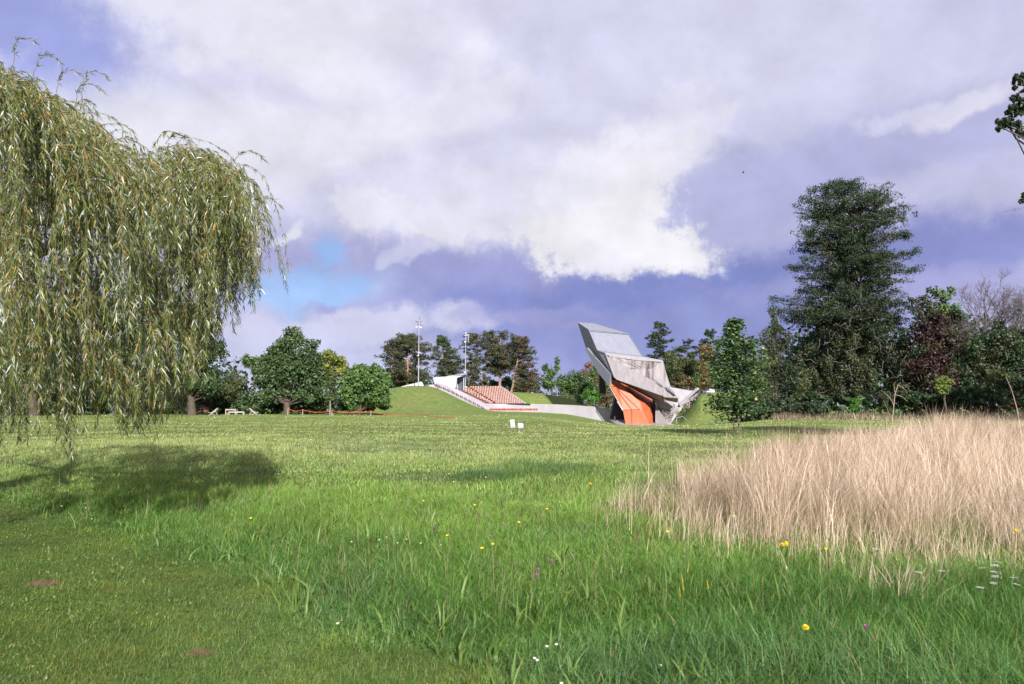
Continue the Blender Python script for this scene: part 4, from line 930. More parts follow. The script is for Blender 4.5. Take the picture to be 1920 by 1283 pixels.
tree('shrub', 'rusty brown shrub close to the left foot of the tower', 214, [(1140, 748, 16, 18), (1118, 712, 6, 18), (1130, 756, 16, 10)], 'brown', 3200, .4, .3, 12, cat='shrub', tr=.1)
tree('shrub', 'low dark shrub row on the rear grassy bank', 232, [(1040, 745, 20, 10), (1090, 752, 22, 10), (1130, 760, 22, 10)], 'dark', 2600, .45, .32, 12, cat='shrub', tr=.1)
# --- behind and right of the tower
tree('broadleaf_tree', 'grey-green tree right behind the tower terrace', 222, [(1256, 672, 22, 18), (1265, 692, 30, 28), (1290, 690, 24, 28), (1255, 705, 20, 24), (1278, 712, 30, 28)], 'olive', 9000, .5, .3, 14)
tree('rusty_tree', 'rust-orange autumn tree right of the tower', 212, [(1322, 664, 21, 20), (1318, 690, 17, 20), (1324, 715, 15, 20), (1334, 735, 13, 12)], 'rust', 6000, .42, .32, 12, pal2='brown')
tree('shrub', 'golden brown shrub over the sloping slab of the tower', 210, [(1282, 715, 18, 16), (1265, 722, 14, 10), (1298, 724, 12, 10)], 'brown', 2600, .42, .32, 12, cat='shrub', tr=.1)
tree('broadleaf_tree', 'green tree filling the gap behind the golden shrub', 230, [(1306, 712, 30, 34), (1345, 700, 30, 44), (1300, 690, 22, 26), (1365, 690, 24, 44)], 'green', 7500, .5, .3, 14)
# --- right hand wood
tree('yew_tree', 'dense dark green yew behind the young oak', 98, [(1452, 650, 38, 48), (1440, 700, 52, 55), (1475, 715, 48, 55), (1430, 745, 48, 38), (1450, 618, 22, 24), (1480, 640, 18, 30)], 'blackpine', 17000, .34, .26, 20, pal2='olive', tr=.4, asp=.35)
tree('birch_tree', 'wispy pale green tree tip rising behind the yew', 104, [(1452, 600, 10, 18), (1445, 585, 7, 14), (1460, 615, 12, 14)], 'grey', 900, .26, .4, 8, trunk=1452, tr=.2)
top = [(1545, 365, 30, 16), (1600, 352, 34, 14), (1572, 385, 46, 18), (1655, 372, 36, 16), (1520, 400, 24, 16), (1690, 395, 20, 13), (1620, 400, 50, 20), (1682, 425, 30, 16), (1530, 425, 32, 16), (1510, 445, 22, 11), (1560, 450, 30, 16), (1650, 445, 40, 16),
       (1605, 455, 30, 22), (1700, 480, 24, 10), (1500, 492, 26, 10), (1670, 490, 30, 18), (1530, 480, 24, 13), (1690, 508, 14, 14)]
mid = [(1580, 500, 40, 24), (1640, 515, 44, 24), (1540, 530, 44, 18), (1500, 552, 34, 13), (1475, 565, 22, 12), (1465, 585, 10, 14), (1600, 545, 60, 26), (1660, 550, 40, 26)]
low = [(1570, 590, 56, 32), (1640, 600, 58, 36), (1540, 640, 50, 40), (1610, 660, 60, 46), (1670, 670, 50, 48), (1540, 705, 58, 46), (1610, 725, 70, 46), (1680, 730, 48, 44), (1515, 750, 44, 26), (1500, 690, 24, 50)]
pt = conifer('black_pine', 'towering dark pine with twisted crown and ivy skirt', 106, 1602,
    [(342, 1560, 1612), (350, 1512, 1670), (364, 1498, 1696), (400, 1486, 1716), (418, 1496, 1706), (436, 1482, 1718), (455, 1480, 1704), (475, 1492, 1716), (495, 1470, 1728), (512, 1490, 1722), (535, 1478, 1700), (552, 1448, 1694), (580, 1448, 1702), (625, 1470, 1712)],
    390, .74, 125000, .27, 'blackpine', 'wood', .42, .62, .25, M_GREYBARK, (0, 14, -9), .25, .62)
# ivy and low growth wrapped round its lower half: a part of the same tree
def skirt(root, d, shapes, n, pal_, pal2, leaf, nm='ivy'):
    s = d / F; bl = []
    for (px, py, rx, ry) in shapes:
        c = at(px, py, d); a, b = rx * s, ry * s
        for _ in range(16):
            v = RNG.normal(0, 1, 3); v /= np.linalg.norm(v); q = RNG.random() ** .4 * .75; r = .27 * min(a, b) * RNG.uniform(.7, 1.3)
            bl.append((c.x + v[0] * a * q, c.y + v[1] * a * .8 * q, c.z + v[2] * b * q, r, r, r * 1.2))
    bl = np.array(bl); P, N, ii = crown_pts(bl, n, .7, .2); m = len(P); N += RNG.normal(0, .6, (m, 3)); N /= np.linalg.norm(N, axis=1, keepdims=True)
    v = np.clip(RNG.normal(.4, .2, m) + RNG.normal(0, .16, len(bl))[ii], 0, 1); c = pal(PALS[pal_], v); k = vnoise(P[:, 0] + 80, P[:, 2], 2.2, 43) > .58; c[k] = pal(PALS[pal2], v[k])
    L = leaf * RNG.uniform(.6, 1.4, m); V, T, C = leaf_quads(P, N, L, L * .6, c, .3); return npmesh(nm, V, T, M_LEAF, root, C, k=4)
skirt(pt, 105, low, 34000, 'ivy', 'blackpine', .32)
W_ = Wood()
for k in range(46):      # dead twigs and stems in the ivy
    px, py = RNG.uniform(1500, 1700), RNG.uniform(560, 740); dd = 105 - RNG.uniform(2.2, 4.2); a = at(px, py, dd); b = at(px + RNG.normal(4, 12), py + RNG.uniform(-6, 26), dd + RNG.uniform(-.3, .3)); W_.add(wob(a, b, 4, .08), .045, .015, 4)
for dx, y0, y1 in ((0, 770, 480), (14, 600, 400), (-8, 640, 430)): W_.add(wob(at(1602 + dx * .5, y0, 104.7), at(1600 + dx * 2, y1, 105.0), 8, .008), .20, .08, 7)
W_.build('dead_stem', M_GREYBARK, pt)
tree('copper_beech', 'dark purple-leaved tree right of the tall pine', 102, [(1735, 585, 36, 34), (1745, 620, 46, 40), (1770, 650, 44, 50), (1730, 680, 46, 60), (1765, 720, 50, 45), (1715, 565, 18, 14)], 'copper', 16000, .34, .28, 18, pal2='ivy', tr=.5)
tree('broadleaf_tree', 'green tree top rising above the purple-leaved tree', 112, [(1765, 552, 22, 18), (1748, 545, 18, 12), (1785, 545, 12, 14), (1775, 590, 30, 40), (1795, 620, 26, 40)], 'wood', 6000, .36, .3, 12, pal2='green', tr=.5)
tree('broadleaf_tree', 'dark green tree below the bare branches', 100, [(1850, 655, 50, 40), (1895, 640, 44, 40), (1880, 620, 24, 18), (1830, 690, 40, 40), (1905, 690, 44, 50), (1960, 650, 50, 60)], 'wood', 14000, .36, .27, 18, pal2='ivy', tr=.5)
tree('shrub', 'mid-green shrub at the far right edge of the wood', 94, [(1875, 712, 36, 24), (1905, 728, 40, 32), (1860, 738, 34, 26), (1950, 720, 40, 40)], 'olive', 8500, .28, .27, 18, cat='shrub', tr=.1, pal2='wood')
tree('shrub', 'dark shrub beneath the purple-leaved tree', 96, [(1720, 748, 40, 22), (1770, 745, 40, 25), (1815, 745, 36, 26)], 'wood', 6500, .30, .28, 16, cat='shrub', tr=.1)
tree('shrub', 'grey-green shrub at the right foot of the tall pine', 98, [(1690, 735, 22, 26), (1668, 748, 22, 18)], 'ivy', 3000, .28, .28, 12, cat='shrub', tr=.1)
tree('shrub', 'dark shrub under the yew behind the dry stalks', 94, [(1420, 762, 34, 22), (1470, 765, 40, 18), (1520, 765, 36, 18)], 'blackpine', 5600, .30, .28, 16, cat='shrub', tr=.1)
tree('shrub', 'bright green leafy shrub against the trunk of the tall pine', 90, [(1603, 758, 12, 14), (1600, 770, 10, 10), (1610, 750, 7, 8)], 'bright', 1600, .22, .35, 8, cat='shrub', tr=.1)
tree('shrub', 'rust-brown low shrub at the far right edge', 88, [(1905, 760, 16, 8), (1885, 764, 12, 6)], 'rust', 900, .2, .35, 8, cat='shrub', tr=.1, pal2='brown')
um = tree('small_tree', 'little yellow-green tree with a flat umbrella crown on a thin stem', 62, [(1770, 716, 26, 5), (1770, 726, 24, 5), (1768, 735, 16, 5), (1770, 708, 8, 4)], 'limey', 1500, .17, .5, 10, trunk=1770, tr=.16, flat=.8, holes=1)
# bare tree
def bare(name, label, d, px, py0, tops, bark):
    b = at(px, py0, d); bz = float(terrain(b.x, d)); root = empty(name, (b.x, d, bz), label, 'tree'); W_ = Wood()
    def grow(p, dirv, L, r, lev):
        e = p + dirv * L; pts = wob(p, e, 5, .05); W_.add(pts, r, r * .55, 5 if lev < 3 else 4)
        if lev >= 5 or L < .3: return
        for q in range(3 if lev else 4):
            t = RNG.uniform(.35, 1); s0 = np.array(pts[min(5, int(t * 5))]); nd = dirv + RNG.normal(0, .48, 3); nd[2] += .12; nd /= np.linalg.norm(nd); grow(s0, nd, L * RNG.uniform(.55, .78), max(r * .5, .012), lev + 1)
    st = np.array([b.x, d, bz - .3])
    for (tx, ty, r) in tops:
        e = np.array(at(tx, ty, d + RNG.uniform(-1.5, 1.5))); m_ = st * .45 + e * .55; m_[2] -= .4; W_.add(wob(st, m_, 5, .02), r, r * .6, 7)
        dv = e - m_; L = np.linalg.norm(dv); grow(m_, dv / L, L * .62, r * .55, 0)
        for q in range(3): nd = dv / L + RNG.normal(0, .45, 3); nd /= np.linalg.norm(nd); grow(m_ + dv * .12 * q, nd, L * .5, r * .35, 1)
    W_.build('trunk', bark, root); return root
bt = bare('bare_tree', 'leafless pale-branched tree reaching above the right-hand wood', 104, 1845, 775, [(1845, 530, .30), (1905, 550, .26), (1812, 590, .16), (1935, 570, .2)], M_GREYBARK)
skirt(bt, 103.5, [(1840, 640, 14, 40), (1868, 635, 16, 40), (1812, 640, 12, 30)], 2600, 'ivy', 'wood', .3)
# bare dry branches in the right wood
def deadbranch(name, label, d, px, py, npts, cat='branch'):
    W_ = Wood(); b = at(px, py, d); b.z = float(terrain(b.x, d)); root = empty(name, b, label, cat)
    for pts, r in npts: P_ = [np.array(at(*q, d)) for q in pts]; P_ = [P_[0]] + P_[1:]; W_.add(P_, r, r * .4, 5)
    W_.build('stem', M_STALK, root)
M_STALK = pbr('dry_stalk', (.42, .33, .26), (.30, .22, .17), 9, .9)
deadbranch('dead_shrub', 'pale leafless dead stems before the dark wood', 30, 1676, 790, [([(1676, 838), (1673, 790), (1678, 740), (1684, 722)], .022), ([(1676, 760), (1668, 745), (1652, 732)], .010), ([(1678, 740), (1692, 744), (1700, 752)], .009), ([(1684, 722), (1694, 728), (1700, 734)], .009), ([(1678, 736), (1676, 720), (1680, 716)], .008), ([(1673, 790), (1664, 768), (1656, 750)], .008)], 'dead shrub')
deadbranch('dead_stalk', 'single curved dry stalk leaning at the far right edge', 14, 1900, 760, [([(1915, 830), (1908, 770), (1897, 732), (1886, 706)], .008)], 'stalk')
# far woodland closing the view behind everything
rng_d = []
for (x0, x1, dmin, dmax, h) in ((-150, -27, 132, 142, 4.5), (-150, -44, 128, 138, 7.5), (-190, -60, 150, 190, 8), (-140, -95, 110, 150, 15), (37, 52, 114, 124, 12), (44, 150, 116, 150, 14.5), (80, 150, 118, 165, 17), (27, 52, 97, 100, 1.6), (50, 84, 96, 100, 2.2), (-78, -27, 121, 127, 2.0), (-95, -75, 112, 118, 3), (-60, -10, 262, 300, 8), (0, 75, 262, 300, 9), (75, 220, 150, 220, 17)):
    for _ in range(int((x1 - x0) * 1.5)): r = RNG.uniform(2.5, 4.5); rng_d.append((RNG.uniform(x0, x1), RNG.uniform(dmin, dmax), RNG.uniform(.1, .85) * h, r, r, r * 1.1))
rng_d = np.array(rng_d); lo = rng_d[:, 2] < 2.6; rng_d[lo, 3:6] *= .42; P, N, ii = crown_pts(rng_d, 120000, .6, .3); gz = terrain(P[:, 0], P[:, 1]); P[:, 2] += gz; k = P[:, 2] > gz; P, N, ii = P[k], N[k], ii[k]; m = len(P)
N += RNG.normal(0, .5, (m, 3)); N /= np.linalg.norm(N, axis=1, keepdims=True)
v = np.clip(RNG.normal(.4, .2, m) + RNG.normal(0, .15, len(rng_d))[ii], 0, 1); L = RNG.uniform(.5, 1.2, m)
V, T, C = leaf_quads(P, N, L, L * .65, pal(PALS['wood'], v)); tag(npmesh('woodland', V, T, M_LEAF, None, C, k=4), 'dark woodland closing the view behind the park trees', 'woodland', kind='stuff')

# --- young oak in the middle distance: two stems, large leaves
def oak(d=42):
    b = at(1384, 800, d); bz = float(terrain(b.x, d)); root = empty('young_oak', (b.x, d, bz), 'young two-stemmed oak with large glossy leaves right of the tower', 'tree'); W_ = Wood(); P, N = [], []
    ax = [((1386, 830), (1388, 700), (1376, 604)), ((1377, 832), (1370, 730), (1365, 650))]; rr = [.045, .035]; ctr = []
    for pts, r in zip(ax, rr):
        q = [np.array(at(x_, y_, d)) for x_, y_ in pts]; q[0][2] = bz - .1; L1 = wob(q[0], q[1], 5, .012) + wob(q[1], q[2], 5, .02)[1:]; W_.add(L1, r, .01, 6); ctr.append(L1)
    halfw = lambda py: np.interp(py, [600, 625, 650, 690, 720, 750, 785, 800], [7, 19, 40, 54, 62, 66, 58, 32])
    for k in range(175):
        c_ = ctr[RNG.random() < .4]; t = RNG.uniform(.18, .99); i0 = min(int(t * 10), 9); st = np.array(c_[i0]) * (1 - (t * 10 - i0)) + np.array(c_[i0 + 1]) * (t * 10 - i0)
        py = HOR - (st[2] - CAMZ) / d * F; hw = halfw(py) * d / F; th = RNG.uniform(0, 6.28); L = hw * RNG.uniform(.35, 1.15)
        e = st + np.array([math.cos(th) * L, math.sin(th) * L, L * RNG.uniform(-.15, .65)]); br = wob(st, e, 5, .06, .12); W_.add(br, .012, .004, 4)
        for _ in range(40):
            u = RNG.random() ** .6; j = min(int(u * 5), 4); p = np.array(br[j]) * (1 - (u * 5 - j)) + np.array(br[j + 1]) * (u * 5 - j)
            P.append(p + RNG.normal(0, .13, 3)); N.append([RNG.normal(0, .6), RNG.normal(-.1, .6), 1])
    P, N = np.array(P), np.array(N); N /= np.linalg.norm(N, axis=1, keepdims=True); n = len(P); t = RNG.normal(0, 1, (n, 3)); t[:, 2] -= .35; t -= N * (t * N).sum(1, keepdims=True); t /= np.linalg.norm(t, axis=1, keepdims=True); b_ = np.cross(N, t)
    L = RNG.uniform(.15, .28, n)[:, None]; w = L * .32     # lobed outline
    o8 = [(0, 0), (.28, .55), (.36, .32), (.58, 1.0), (.66, .5), (.85, .6), (1, 0), (.85, -.6), (.66, -.5), (.58, -1.0), (.36, -.32), (.28, -.55)]
    V = np.stack([P + t * L * a + b_ * w * c_ - N * L * .12 * abs(c_) for a, c_ in o8], 1).reshape(-1, 3); T = np.arange(12 * n).reshape(-1, 12)
    v = np.clip(RNG.normal(.45, .2, n), 0, 1); c = pal([(.024, .062, .028), (.050, .105, .042), (.095, .165, .060), (.21, .26, .09)], v); k = RNG.random(n) < .05; c[k] = (.30, .33, .08)
    npmesh('crown', V, T, M_LEAF, root, c, k=12); W_.build('trunk', M_GREYBARK, root)
oak()

# --- off-frame trees on the right: one reaches into view, two unseen ones are added to shade the wood
def twigtree(name, label, d, px, shapes, n, leaf, K, tr):
    return tree(name, label, d, shapes, 'blackpine', n, leaf, .3, K, .8, .9, px, M_BARK, 0, 'tree', None, .1, .55, .7, 'dark', tr, 1, .6, 1)
twigtree('broadleaf_tree', 'dark tree at the right edge with leafy branch tips hanging into view', 27, 2150,
         [(2150, 120, 150, 130), (2080, 200, 110, 90), (2200, 260, 170, 120), (1925, 165, 26, 22), (1910, 205, 30, 22), (1885, 230, 20, 12), (1915, 245, 18, 9), (1990, 200, 50, 40), (2120, 330, 120, 60), (1925, 378, 10, 10)], 34000, .26, 14, .55)
W_ = Wood(); root = [o for o in bpy.data.objects if o.get('label', '').startswith('dark tree at the right edge')][0]
for a, b, r in (((2150, 330), (1985, 235), .05), ((1985, 235), (1868, 226), .016), ((1985, 225), (1900, 160), .016), ((1985, 235), (1902, 262), .012), ((2150, 420), (1985, 385), .03), ((1985, 385), (1880, 398), .009), ((1905, 395), (1895, 388), .005)):
    W_.add(wob(at(*a, 27), at(*b, 26.6), 5, .03), r, r * .4, 5)
W_.build('branch', M_BARK, root)
skirt(root, 26.8, [(1912, 150, 16, 16), (1905, 185, 16, 12), (1898, 208, 18, 14), (1880, 228, 16, 10), (1872, 240, 10, 10), (1908, 235, 14, 10), (1925, 200, 20, 30), (1918, 255, 12, 8), (1916, 378, 7, 9), (1921, 366, 8, 8)], 5200, 'wood', 'blackpine', .085, 'leaf_spray')
for (X_, Y_, h_, r_, lb) in ((60, 62, 24, 8.5, 'unseen tall tree added right of the dry grass to shade the wood'), (84, 80, 26, 9.5, 'unseen tall tree added farther right to shade the wood')):  # unseen trees, added to cast shade over the right-hand wood
    px_ = 960 + 1497 * X_ / Y_; s_ = F / Y_
    tree('broadleaf_tree', lb, Y_, [(px_, HOR - s_ * h_ * .62, r_ * s_, h_ * .33 * s_), (px_ - 3 * s_, HOR - s_ * h_ * .4, r_ * .8 * s_, h_ * .25 * s_), (px_ + 3 * s_, HOR - s_ * h_ * .45, r_ * .8 * s_, h_ * .25 * s_)], 'dark', 5000, .7, .3, 16, tr=.6)

# ------------------------------------------------------------------ weeping willow
def willow():
    TX, TY = -9.6, 12.8; bz = float(terrain(TX, TY)); root = empty('weeping_willow', (TX, TY, bz), 'weeping willow with silvery hanging leaves filling the left edge', 'tree')
    topx = [-900, -500, -150, 0, 60, 130, 180, 240, 290, 330, 430, 460, 485, 500]; topy = [240, 60, 80, 135, 165, 205, 250, 292, 285, 270, 300, 335, 390, 460]
    botx = [-900, -500, 0, 60, 200, 250, 320, 345, 375, 395, 425, 450, 475, 500]; boty = [800, 850, 842, 848, 840, 832, 812, 775, 735, 690, 640, 590, 540, 500]
    W_ = Wood(); tr = wob((TX, TY, bz - .3), (TX + .6, TY - .2, 3.4), 6, .02); W_.add(tr, .34, .22, 10)
    tips = []
    main = [((190, 405), (320, 345), (430, 335), 11.2), ((120, 455), (300, 450), (430, 430), 11.6), ((60, 350), (140, 300), (200, 320), 12), ((-40, 330), (10, 240), (50, 200), 11.4), ((-120, 300), (-150, 150), (-200, 90), 13), ((-80, 400), (60, 380), (200, 330), 10.2),
            ((-100, 420), (80, 420), (260, 400), 14.5), ((-250, 380), (-420, 260), (-560, 200), 12), ((-120, 400), (-40, 340), (90, 300), 16), ((-200, 380), (-120, 300), (-60, 260), 9), ((60, 420), (220, 380), (400, 350), 13.4)]
    for a, b, c, d in main:
        st = np.array(tr[-1]); q = [np.array(at(*a, d)), np.array(at(*b, d * .99)), np.array(at(*c, d * .98))]
        L = wob(st, q[0], 3, .02) + wob(q[0], q[1], 3, .03)[1:] + wob(q[1], q[2], 4, .04)[1:]; W_.add(L, .10, .007, 7)
        for k in range(2):
            p = np.array(L[4 + int(RNG.random() * (len(L) - 5))]); e = p + RNG.normal(0, .4, 3); W_.add(wob(p, e, 4, .06), .03, .006, 4)
    W_.build('trunk', M_WILLOWBARK, root)
    LP, LT, LN, LL, LC = [], [], [], [], []; SV = Wood(); tot = 0
    def strand(px, py, d, ypx_end, out, lf=1.0, big=1.0):
        p = np.array(at(px, py, d)); zend = at(px, ypx_end, d).z; L = max(.35, p[2] - zend); n = max(4, int(L / .16)); path = [p]
        th = out; arch = RNG.uniform(.12, .42) * min(1, L); v = np.array([math.cos(th) * arch, math.sin(th) * arch * .8, .16 * RNG.random()]); cur = p.copy()
        sway = RNG.normal(0, .05, 2)
        for i in range(n):
            t = (i + 1) / n; f = math.exp(-3.5 * t); st = np.array([v[0] * f * .55 + sway[0] * .22, v[1] * f * .5 + sway[1] * .22, (.16 * (1 - f) * -1.0 + v[2] * f) ]); st[:2] += RNG.normal(0, .010, 2); cur = cur + st; path.append(cur.copy())
            if cur[2] < zend: break
        path = np.array(path); m = len(path)
        if m < 3: return
        cw = RNG.random(); SV.add(path, .0036, .0014, 3)
        # leaves along it
        seg = path[1:] - path[:-1]; nl = int(m * 6.2 * lf); ti = RNG.uniform(.4, m - 1.02, nl); ii_ = ti.astype(int); fr = (ti - ii_)[:, None]
        base_ = path[ii_] + seg[ii_] * fr; sd = seg[ii_] / (np.linalg.norm(seg[ii_], axis=1, keepdims=True) + 1e-9); side = RNG.normal(0, 1, (nl, 3)); side[:, 2] *= .3; side /= np.linalg.norm(side, axis=1, keepdims=True)
        dirs = sd * RNG.uniform(.5, 1.2, (nl, 1)) + side * RNG.uniform(.35, .9, (nl, 1)) + np.array([.06, 0, -.25]); dirs /= np.linalg.norm(dirs, axis=1, keepdims=True)
        nn = np.cross(dirs, RNG.normal(0, 1, (nl, 3))); nn /= np.linalg.norm(nn, axis=1, keepdims=True) + 1e-9
        LP.append(base_); LT.append(dirs); LN.append(nn); LL.append(RNG.uniform(.055, .120, nl) * big)
        warm = RNG.random() ** 2; v_ = np.clip(RNG.normal(.4, .22, nl), 0, 1)
        c = pal([(.026, .048, .008), (.072, .108, .018), (.150, .190, .036), (.29, .30, .07)], v_)
        silver = RNG.random(nl) < (.18 - .12 * warm); c[silver] = pal([(.10, .14, .09), (.22, .26, .20), (.42, .45, .39)], RNG.random(silver.sum()))
        yel = RNG.random(nl) < .025 + .05 * warm; c[yel] = (.34, .24, .04); LC.append(c)
    # curtains: starting points spread over the crown, denser to the left
    clusters = []
    for _ in range(430):
        px = RNG.uniform(-470, 0) if RNG.random() < .26 else RNG.uniform(-40, 462)
        if px > 430 and RNG.random() < .4: continue
        if 222 < px < 305 and RNG.random() < .35: continue
        hw = 4.6 * math.sqrt(max(0.03, 1 - ((px + 150) / 680) ** 2)); d = float(np.clip(12 + RNG.uniform(-1, 1) * hw, 8.2, 17))
        ty = np.interp(px, topx, topy) + 14; by = np.interp(px, botx, boty); near_top = RNG.random() < .45
        py = ty + (RNG.exponential(30) if near_top else RNG.uniform(0, max(10, by - ty - 90)))
        if 175 < px < 320 and 385 < py < 480 and RNG.random() < .75: continue
        if 205 < px < 305 and py < 400 and d < 12 and RNG.random() < .3: continue
        clusters.append((px, py, d, RNG.normal(0 if px > 150 else .5, .8), RNG.uniform(80, 400) * 12 / d, by + RNG.normal(0, 20), RNG.integers(4, 18)))
    for (px0, py0, d0, th0, L0, by0, cnt_) in clusters:
        for _ in range(cnt_):
            px = min(px0 + RNG.normal(0, 15), 470); py = max(py0 + RNG.normal(0, 18), np.interp(px, topx, topy) + RNG.normal(0, 7)); by = np.interp(px, botx, boty) + RNG.normal(0, 9)
            ye = min(py + L0 * RNG.uniform(.45, 1.15), by, max(by0, py + 30))
            if ye - py < 18: continue
            strand(px, py, d0 + RNG.normal(0, .3), ye, th0 + RNG.normal(0, .7) if px < 380 else RNG.uniform(0, 6.28))
    for px, py, l in ((150, 205, -68), (140, 200, -40), (60, 155, -50), (105, 175, -40), (20, 130, -55), (440, 300, -14), (310, 270, -14), (470, 380, -8)):   # upright top shoots
        d = 11.5; p = np.array(at(px, py, d)); e = np.array(at(px + 12, py + l, d)); path = wob(p, e, 5, .03); tipp = np.array(path[-1]); path += [tipp + [.12, 0, .03], tipp + [.25, 0, -.02], tipp + [.35, 0, -.12]]; path = np.array(path); SV.add(path, .006, .0025, 3)
        nl = 46; ti = RNG.uniform(2.5, len(path) - 1.02, nl); ii_ = ti.astype(int); seg = path[1:] - path[:-1]; base_ = path[ii_] + seg[ii_] * (ti - ii_)[:, None]; dirs = seg[ii_] / np.linalg.norm(seg[ii_], axis=1, keepdims=True) + RNG.normal(0, .45, (nl, 3)) + [0.2, 0, -.1]; dirs /= np.linalg.norm(dirs, axis=1, keepdims=True)
        nn = np.cross(dirs, RNG.normal(0, 1, (nl, 3))); nn /= np.linalg.norm(nn, axis=1, keepdims=True); LP.append(base_); LT.append(dirs); LN.append(nn); LL.append(RNG.uniform(.07, .12, nl)); LC.append(pal([(.07, .10, .035), (.16, .18, .07)], RNG.random(nl)))
    P, D, N, L, C = (np.concatenate(q) for q in (LP, LT, LN, LL, LC)); n = len(P); print('willow leaves', n)
    k = P[:, 2] > .55; P, D, N, L, C = P[k], D[k], N[k], L[k], C[k]; n = len(P)
    b = np.cross(N, D); L_ = L[:, None]; w = L_ * .062; curl = np.array([0, 0, -1.0]) * L_ * .12
    V = np.stack([P, P + D * L_ * .38 + b * w, P + D * L_ + curl, P + D * L_ * .38 - b * w], 1).reshape(-1, 3)
    npmesh('crown', V, np.arange(4 * n).reshape(-1, 4), M_WILLOW, root, C, k=4)
    M_TWIG = pbr('willow_twig', (.24, .15, .05), (.12, .085, .03), 1.5, .7); SV.build('hanging_twig', M_TWIG, root)
willow()
# ------------------------------------------------------------------ small things
gz = lambda x, y: float(terrain(x, y))
def ground_at(px, d): x_ = (px - 960) / F * d * 1.003; return Vector((x_, d, gz(x_, d)))
# table and bench
def plank_table(px, d, w, h, dep, label, name, cat, rz=0):
    b = ground_at(px, d); root = empty(name, b, label, cat, None, rz)
    bm = bmesh.new()
    for k in range(4): box(bm, (0, -dep / 2 + dep / 8 + k * dep / 4, h - .03), (w, dep / 4 - .02, .055))
    bmobj('tabletop' if cat == 'table' else 'seat', bm, M_WOODW, root)
    for sx in (-1, 1):
        for sy in (-1, 1):
            bm = bmesh.new(); box(bm, (sx * (w / 2 - .06), sy * (dep / 2 - .06), (h - .06) / 2), (.09, .09, h - .06)); bmobj('leg', bm, M_WOODW, root)
    bm = bmesh.new(); box(bm, (0, -dep / 2 + .06, h - .12), (w - .2, .04, .1)); box(bm, (0, dep / 2 - .06, h - .12), (w - .2, .04, .1)); bmobj('apron', bm, M_WOODW, root)
plank_table(437.5, 110, 1.42, .80, .8, 'pale wooden table on the lawn before the shrubs', 'garden_table', 'table')
plank_table(447, 107.5, 2.05, .48, .4, 'low pale wooden bench in front of the wooden table', 'garden_bench', 'bench')
def deck_chair(px, d, rz, label):
    b = ground_at(px, d); root = empty('deck_chair', b, label, 'deck chair', None, rz); 
    for s in (-1, 1):
        bm = bmesh.new(); bar(bm, (-.65, s * .3, .95), (.45, s * .3, .02), .04, .05); bar(bm, (-.35, s * .26, .02), (.55, s * .26, .42), .04, .05); bar(bm, (-.30, s * .34, .58), (-.62, s * .34, .05), .035, .04); bar(bm, (.1, s * .26, .24), (.5, s * .26, .02), .03); bmobj('side_frame', bm, M_WOODW, root)
    bm = bmesh.new(); pts = [(-.63, .93), (-.45, .66), (-.25, .44), (-.02, .31), (.25, .30), (.54, .41)]
    for (x0, z0), (x1, z1) in zip(pts, pts[1:]): bar(bm, (x0, 0, z0), (x1, 0, z1), .46, .015) if False else slab(bm, [Vector((x0, -.23, z0)), Vector((x0, .23, z0)), Vector((x1, .23, z1)), Vector((x1, -.23, z1))], .012)
    bmobj('canvas', bm, M_CANVAS, root)
    bm = bmesh.new(); bar(bm, (-.65, -.32, .95), (-.65, .32, .95), .04); bar(bm, (.55, -.28, .42), (.55, .28, .42), .04); bmobj('crossbar', bm, M_WOODW, root)
deck_chair(480, 108, R(8), 'pale striped canvas deck chair standing right of the wooden bench')
deck_chair(402, 106, R(-150), 'deck chair half hidden by the willow fringe')
# rope barrier
posts = []
for px, h, lb in ((542.5, 1.05, 'short pale stake by the trunk of the dark lobed tree'), (570, .82, 'pale stake under the dark lobed tree carrying the rope'), (624.5, .75, 'pale stake beside the sapling'), (697, .75, 'pale stake under the round tree at the rope bend')):
    b = ground_at(px, 113); bm = bmesh.new(); bar(bm, (0, 0, -.2), (.02, 0, h), .05, .035, seg=8); o = bmobj('wooden_stake', bm, M_WOODW); o.location = b; tag(o, lb, 'stake', 'stakes holding the red rope'); posts.append((b, h))
b = ground_at(621, 112.5); bm = bmesh.new(); bar(bm, (0, 0, -.2), (0, 0, 2.1), .05, .04, seg=8); o = bmobj('tree_stake', bm, M_WOODW); o.location = b; tag(o, 'taller pale stake tied to the slender sapling', 'stake')
rp = []
for (b0, h0), (b1, h1) in zip(posts, posts[1:]):
    a, b = b0 + Vector((0, -.03, h0 * .92)), b1 + Vector((0, -.03, h1 * .92)); n = 8
    for i in range(n): t = i / n; p = a.lerp(b, t); p.z -= .28 * math.sin(math.pi * t); rp.append(p)
a = posts[-1][0] + Vector((0, -.03, posts[-1][1] * .92)); rp.append(a)
for px, d, hh in ((712, 112, .30), (728, 111, .10), (745, 110.5, .06), (775, 109, .06), (800, 106, .06), (822, 101, .06), (838, 98, .06), (852, 97, .06)): q = ground_at(px, d); q.z += hh; rp.append(q)
v, t = tube(rp, [.03] * len(rp), 5); o = npmesh('rope', v, t, M_ROPE, None, smooth=True); tag(o, 'red rope sagging between the stakes and trailing over the lawn', 'rope')
